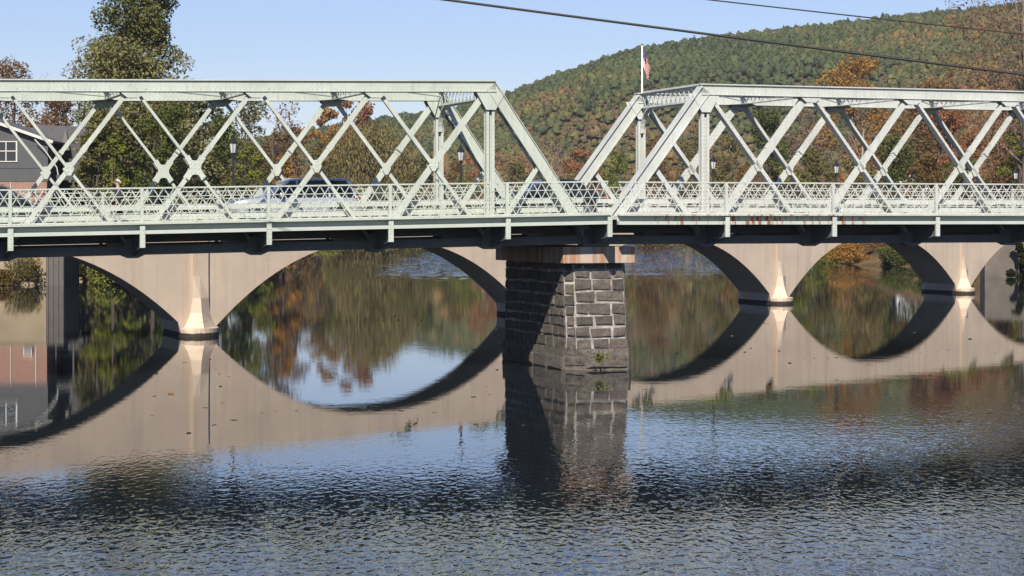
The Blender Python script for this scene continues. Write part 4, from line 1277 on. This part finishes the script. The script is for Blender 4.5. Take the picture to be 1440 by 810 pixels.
# ------------------------------------------------------------------ trees, one by one
T = [  # px, ytop, half width, depth, palette, label, options
 (18, 80, 70, 232, 'rust', 'rusty orange brown tree behind the grey house at the far left', {}),
 (90, 118, 62, 222, 'rust', 'low rust coloured tree right behind the grey house roof', {}),
 (66, 86, 30, 240, 'rust', 'leafless grey tree poking above the left top chord', dict(leaves=0, sparse=True, bark='pale_bark', shape='spread')),
 (194, -46, 72, 186, 'olivegreen', 'tallest tree of the scene, an olive green tower rising above the left truss', dict(shape='tall', leaves=19000, size=.36, nblob=60, base=.3, fine=1.7)),
 (192, 50, 106, 182, 'paleolive', 'broad pale olive tree around the foot of the tallest green tree', dict(leaves=16000, nblob=60, size=.34, shape='spread', fine=1.7)),
 (136, 150, 36, 177, 'olive', 'olive leaning tree between the grey house and the dark thicket', dict(leaves=4200, shape='spread', base=.08)),
 (215, 142, 58, 174, 'deepgreen', 'dark green thicket tree behind the curved gussets of the left span', dict(leaves=6500, base=.05, shape='spread', size=.32)),
 (285, 132, 46, 184, 'olive', 'olive green tree just left of the left street lamp', dict(leaves=4200, base=.06)),
 (345, 116, 62, 236, 'olive', 'mottled olive and brown tree behind the left street lamp', dict(leaves=5200, base=.06)),
 (385, 138, 44, 250, 'greyrose', 'thin half bare rosy tree right of the left street lamp', dict(leaves=1500, sparse=True, base=.1)),
 (318, 172, 46, 228, 'yellowgreen', 'yellow green bushy tree under the left street lamp', dict(leaves=3600, base=.04, shape='bush')),
 (352, 204, 34, 222, 'yellowgreen', 'yellow green low tree just right of the left street lamp', dict(leaves=3600, base=.02, shape='bush')),
 (398, 214, 28, 240, 'orange', 'small orange low tree left of the silver SUV roof', dict(leaves=2600, base=.02, shape='bush')),
 (158, 188, 40, 172, 'yellowgreen', 'yellow green low tree between the olive leaning tree and the dark thicket', dict(leaves=3600, base=.02, shape='bush')),
 (418, 172, 46, 330, 'rust', 'orange brown tree above the silver SUV', dict(base=.06, leaves=3800, size=.45)),
 (462, 150, 26, 452, 'orange', 'bright orange tree left of the willow', dict(size=.7, leaves=2600, base=.06)),
 (498, 136, 34, 462, 'red', 'tall orange red tree rising behind the willow', dict(size=.7, leaves=3200, base=.08)),
 (520, 184, 82, 436, 'willow', 'huge drooping tan willow on the far bank', dict(size=.42, leaves=16000, hang=True, nblob=40, base=.04, shape='round', fine=1.7)),
 (446, 196, 36, 400, 'olive', 'olive tree at the left foot of the willow', dict(size=.5, leaves=3000, base=.04, shape='bush')),
 (606, 214, 30, 480, 'deepgreen', 'dark green tree between the willow and the left hip post', dict(size=.6, leaves=2600, base=.04)),
 (640, 226, 26, 500, 'brownmix', 'brown tree left of the red orange tree in the portal', dict(size=.6, leaves=2200, base=.04)),
 (682, 208, 30, 520, 'red', 'red orange maple seen through the left portal', dict(size=.65, leaves=3000, base=.04)),
 (722, 226, 34, 540, 'olive', 'round olive tree between the left hip post and end post', dict(size=.65, leaves=2800, base=.03, shape='bush')),
 (768, 196, 36, 570, 'greyrose', 'rosy grey half bare tree in the gap between the two spans', dict(size=.6, leaves=1900, base=.08, sparse=True, bark='pale_bark')),
 (820, 206, 34, 500, 'red', 'coral red maple behind the left end of the right span', dict(size=.6, leaves=3600, base=.04)),
 (868, 214, 32, 440, 'yellowgreen', 'bright green bush tree left of the flagpole', dict(size=.5, leaves=3600, base=.03, shape='bush')),
 (925, 190, 36, 470, 'rust', 'rust brown tree right of the flagpole', dict(size=.55, leaves=3200, base=.05)),
 (975, 178, 38, 450, 'willow', 'tan tree behind the right hip post', dict(size=.55, leaves=3400, base=.05)),
 (1030, 188, 36, 400, 'willow', 'fawn brown tree right of the second street lamp from the flagpole', dict(size=.5, leaves=3200, base=.05)),
 (1078, 152, 42, 340, 'deepgreen', 'dark green tree in the second bay of the right span', dict(size=.45, leaves=5200, base=.05)),
 (1142, 150, 40, 350, 'greyrose', 'bare pinkish tree with pale branches in the middle of the right span', dict(size=.4, leaves=2200, sparse=True, bark='pale_bark', base=.1)),
 (1150, 206, 48, 310, 'olive', 'yellowish olive shrub tree behind the middle right lamp', dict(size=.42, leaves=4600, base=.03, shape='bush')),
 (1200, 76, 58, 420, 'orange', 'big orange brown tree showing above the right top chord', dict(size=.6, leaves=6000, base=.1)),
 (1214, 150, 34, 320, 'greyrose', 'leafless white branched tree right of the middle right lamp', dict(size=.4, leaves=350, sparse=True, bark='pale_bark', base=.1)),
 (1256, 188, 54, 300, 'deepgreen', 'dark green round tree beside the small pale house', dict(size=.4, leaves=5200, base=.04, shape='bush')),
 (1322, 108, 54, 360, 'rust', 'deep rust tree above the fourth bay of the right span', dict(size=.5, leaves=5200, base=.06)),
 (1346, 150, 46, 300, 'red', 'reddish brown tree right of the small pale house', dict(size=.42, leaves=4800, base=.05)),
 (1398, 196, 50, 285, 'rust', 'low russet tree by the right street lamp', dict(size=.4, leaves=4600, base=.04, shape='bush')),
 (1434, 150, 30, 270, 'yellowgreen', 'yellow green tree at the right edge', dict(size=.36, leaves=3600, base=.05)),
 (1440, -70, 105, 230, 'rust', 'tall sparse autumn tree with bare limbs in the upper right corner', dict(size=.30, leaves=4200, sparse=True, bark='grey_bark', shape='round', nblob=44, base=.3)),
 (1290, 130, 40, 400, 'brownmix', 'brown green tree behind the dark round tree on the right', dict(size=.5, leaves=3800, base=.06)),
 (122, 140, 46, 204, 'deepgreen', 'dark green backdrop tree right beside the grey house wing', dict(leaves=4200, base=.02, shape='bush')),
 (170, 150, 60, 214, 'olive', 'olive backdrop tree behind the thicket of the left span', dict(leaves=5200, base=.02, shape='bush')),
 (262, 134, 56, 206, 'deepgreen', 'dense green tree left of the olive green tree by the lamp', dict(leaves=5200, base=.02, shape='bush')),
 (306, 150, 46, 214, 'deepgreen', 'dark green low tree behind the left street lamp', dict(leaves=4600, base=.02, shape='bush')),
 (388, 176, 46, 262, 'brownmix', 'low brown green tree in front of the thin rosy tree', dict(leaves=4200, base=.02, shape='bush')),
 (580, 236, 40, 420, 'olive', 'low olive scrub tree right of the willow', dict(leaves=3600, base=.02, shape='bush', size=.45)),
 (655, 246, 36, 480, 'yellowgreen', 'low yellow green scrub tree under the lamp in the left portal', dict(leaves=3200, base=.02, shape='bush', size=.5)),
 (800, 244, 44, 470, 'olive', 'low olive scrub tree below the coral red maple', dict(leaves=3400, base=.02, shape='bush', size=.5)),
 (905, 244, 44, 400, 'brownmix', 'low brown scrub tree at the foot of the flagpole', dict(leaves=3400, base=.02, shape='bush', size=.45)),
 (1010, 236, 42, 350, 'olive', 'low olive scrub tree beside the lamp by the right hip post', dict(leaves=3400, base=.02, shape='bush', size=.4)),
 (1060, 230, 46, 300, 'rust', 'low russet scrub tree under the dark green tree', dict(leaves=3800, base=.02, shape='bush', size=.38)),
 (1110, 226, 40, 290, 'yellowgreen', 'low yellow green scrub tree left of the yellowish shrub tree', dict(leaves=3600, base=.02, shape='bush', size=.36)),
 (1205, 220, 44, 280, 'willow', 'low tan scrub tree right of the middle right lamp', dict(leaves=3800, base=.02, shape='bush', size=.36)),
 (1300, 214, 40, 276, 'brownmix', 'low mottled scrub tree right of the small pale house', dict(leaves=3800, base=.02, shape='bush', size=.36)),
 (1358, 220, 42, 272, 'deepgreen', 'low dark green scrub tree left of the right edge lamp', dict(leaves=3800, base=.02, shape='bush', size=.36)),
 (1105, 168, 36, 420, 'greyrose', 'rosy tan tree between the dark green tree and the bare pinkish tree', dict(size=.5, leaves=3200, base=.06)),
]
for i, (px, yt, hw, dep, pal, lb, op) in enumerate(T):
    tree('autumn_tree' if pal not in ('deepgreen', 'willow') else ('willow_tree' if pal == 'willow' else 'green_tree'), px, yt, hw, dep, pal, lb, 40 + i, group='trees on the river banks', **op)
B = [(1196, 340, 34, 252, 'orange', 'golden orange bush on the right bank under the deck', {}),
     (1262, 338, 36, 243, 'deepgreen', 'large rounded green bush on the right bank under the deck', {}),
     (1165, 346, 22, 258, 'yellowgreen', 'small yellow green bush at the right bank waterline', {}),
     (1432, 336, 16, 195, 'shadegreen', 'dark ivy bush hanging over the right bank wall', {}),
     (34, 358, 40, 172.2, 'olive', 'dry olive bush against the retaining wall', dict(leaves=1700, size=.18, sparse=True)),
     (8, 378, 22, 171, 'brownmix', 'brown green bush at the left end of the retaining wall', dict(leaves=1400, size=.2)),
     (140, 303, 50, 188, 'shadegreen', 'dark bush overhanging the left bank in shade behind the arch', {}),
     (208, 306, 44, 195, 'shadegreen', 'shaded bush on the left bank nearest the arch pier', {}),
     (330, 352, 40, 290, 'olive', 'olive bush on the left bank beyond the arch pier', {}),
     (452, 342, 34, 385, 'yellowgreen', 'yellow green bush on the far left bank below the willow', dict(size=.4))]
for i, (px, yt, hw, dep, pal, lb, op) in enumerate(B):
    p = P(px, yt, dep); kw = dict(leaves=2600, size=.24, base=.0, shape='bush', cat='bush', group='bushes along the waterline', nblob=14, zbase=max(-.1, min(gz(p.x, p.y) - .1, p.z - 1.0)))
    kw.update(op)
    tree('bank_bush', px, yt, hw, dep, pal, lb, 140 + i, **kw)

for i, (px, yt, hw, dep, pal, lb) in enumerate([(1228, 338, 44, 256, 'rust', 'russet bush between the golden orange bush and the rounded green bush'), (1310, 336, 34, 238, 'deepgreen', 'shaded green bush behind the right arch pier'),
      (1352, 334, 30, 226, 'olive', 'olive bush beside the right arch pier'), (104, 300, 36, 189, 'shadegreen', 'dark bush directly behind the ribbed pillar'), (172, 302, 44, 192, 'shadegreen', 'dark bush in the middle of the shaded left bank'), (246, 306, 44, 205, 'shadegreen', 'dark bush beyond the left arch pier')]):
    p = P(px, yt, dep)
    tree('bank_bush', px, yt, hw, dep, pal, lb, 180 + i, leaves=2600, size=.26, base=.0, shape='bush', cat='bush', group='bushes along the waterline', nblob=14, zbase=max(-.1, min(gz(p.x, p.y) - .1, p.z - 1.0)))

# ------------------------------------------------------------------ thin autumn haze
mb = MB(); mb.box(-700, 1100, -140, 2200, -4.0, 190)
hz = mb.build('haze', None); hz.data.materials.clear()
t = NT('pale_haze_air'); vol = t.n('ShaderNodeVolumePrincipled')
vol.inputs['Color'].default_value = (.86, .92, 1.0, 1); vol.inputs['Density'].default_value = .00010; vol.inputs['Anisotropy'].default_value = .2
t.l(vol.outputs[0], t.out.inputs['Volume'])
hz.data.materials.append(t.m); tag(hz, 'thin pale haze in the air over the river valley', 'haze', kind='stuff')

# ------------------------------------------------------------------ overhead cables
def cable(pts, d, rad, lb):
    (x0, y0), (x1, y1), (x2, y2) = pts
    co = np.polyfit([x0, x1, x2], [y0, y1, y2], 2)
    m = MB(); m.tube([P(x, float(np.polyval(co, x)), d) for x in np.linspace(-500, 2100, 60)], rad, 8)
    o = m.build('overhead_cable', M['cable'], smooth=True); tag(o, lb, 'cable', 'overhead cables')
cable([(630, 0), (980, 46), (1440, 105)], 52, .031, 'thick black overhead cable crossing the hill')
cable([(1000, 0), (1220, 24.5), (1440, 48)], 60, .019, 'thin overhead cable above the thick one')

# ------------------------------------------------------------------ fallen leaves on the calm water
rg = np.random.default_rng(77); n = 170
yy = rg.uniform(52, 125, n); xx = (rg.uniform(200, 1400, n) - 720) / F * yy
C = np.stack([xx, yy, np.full(n, .012)], -1)
Q = leaf_quads(C, .16, rg, 8.0, 1.3)
tag(np_mesh('floating_leaves', Q.reshape(-1, 3), np.arange(n * 4).reshape(-1, 4), PAL['rust']), 'scattered fallen leaves floating on the river', 'leaves', kind='stuff')
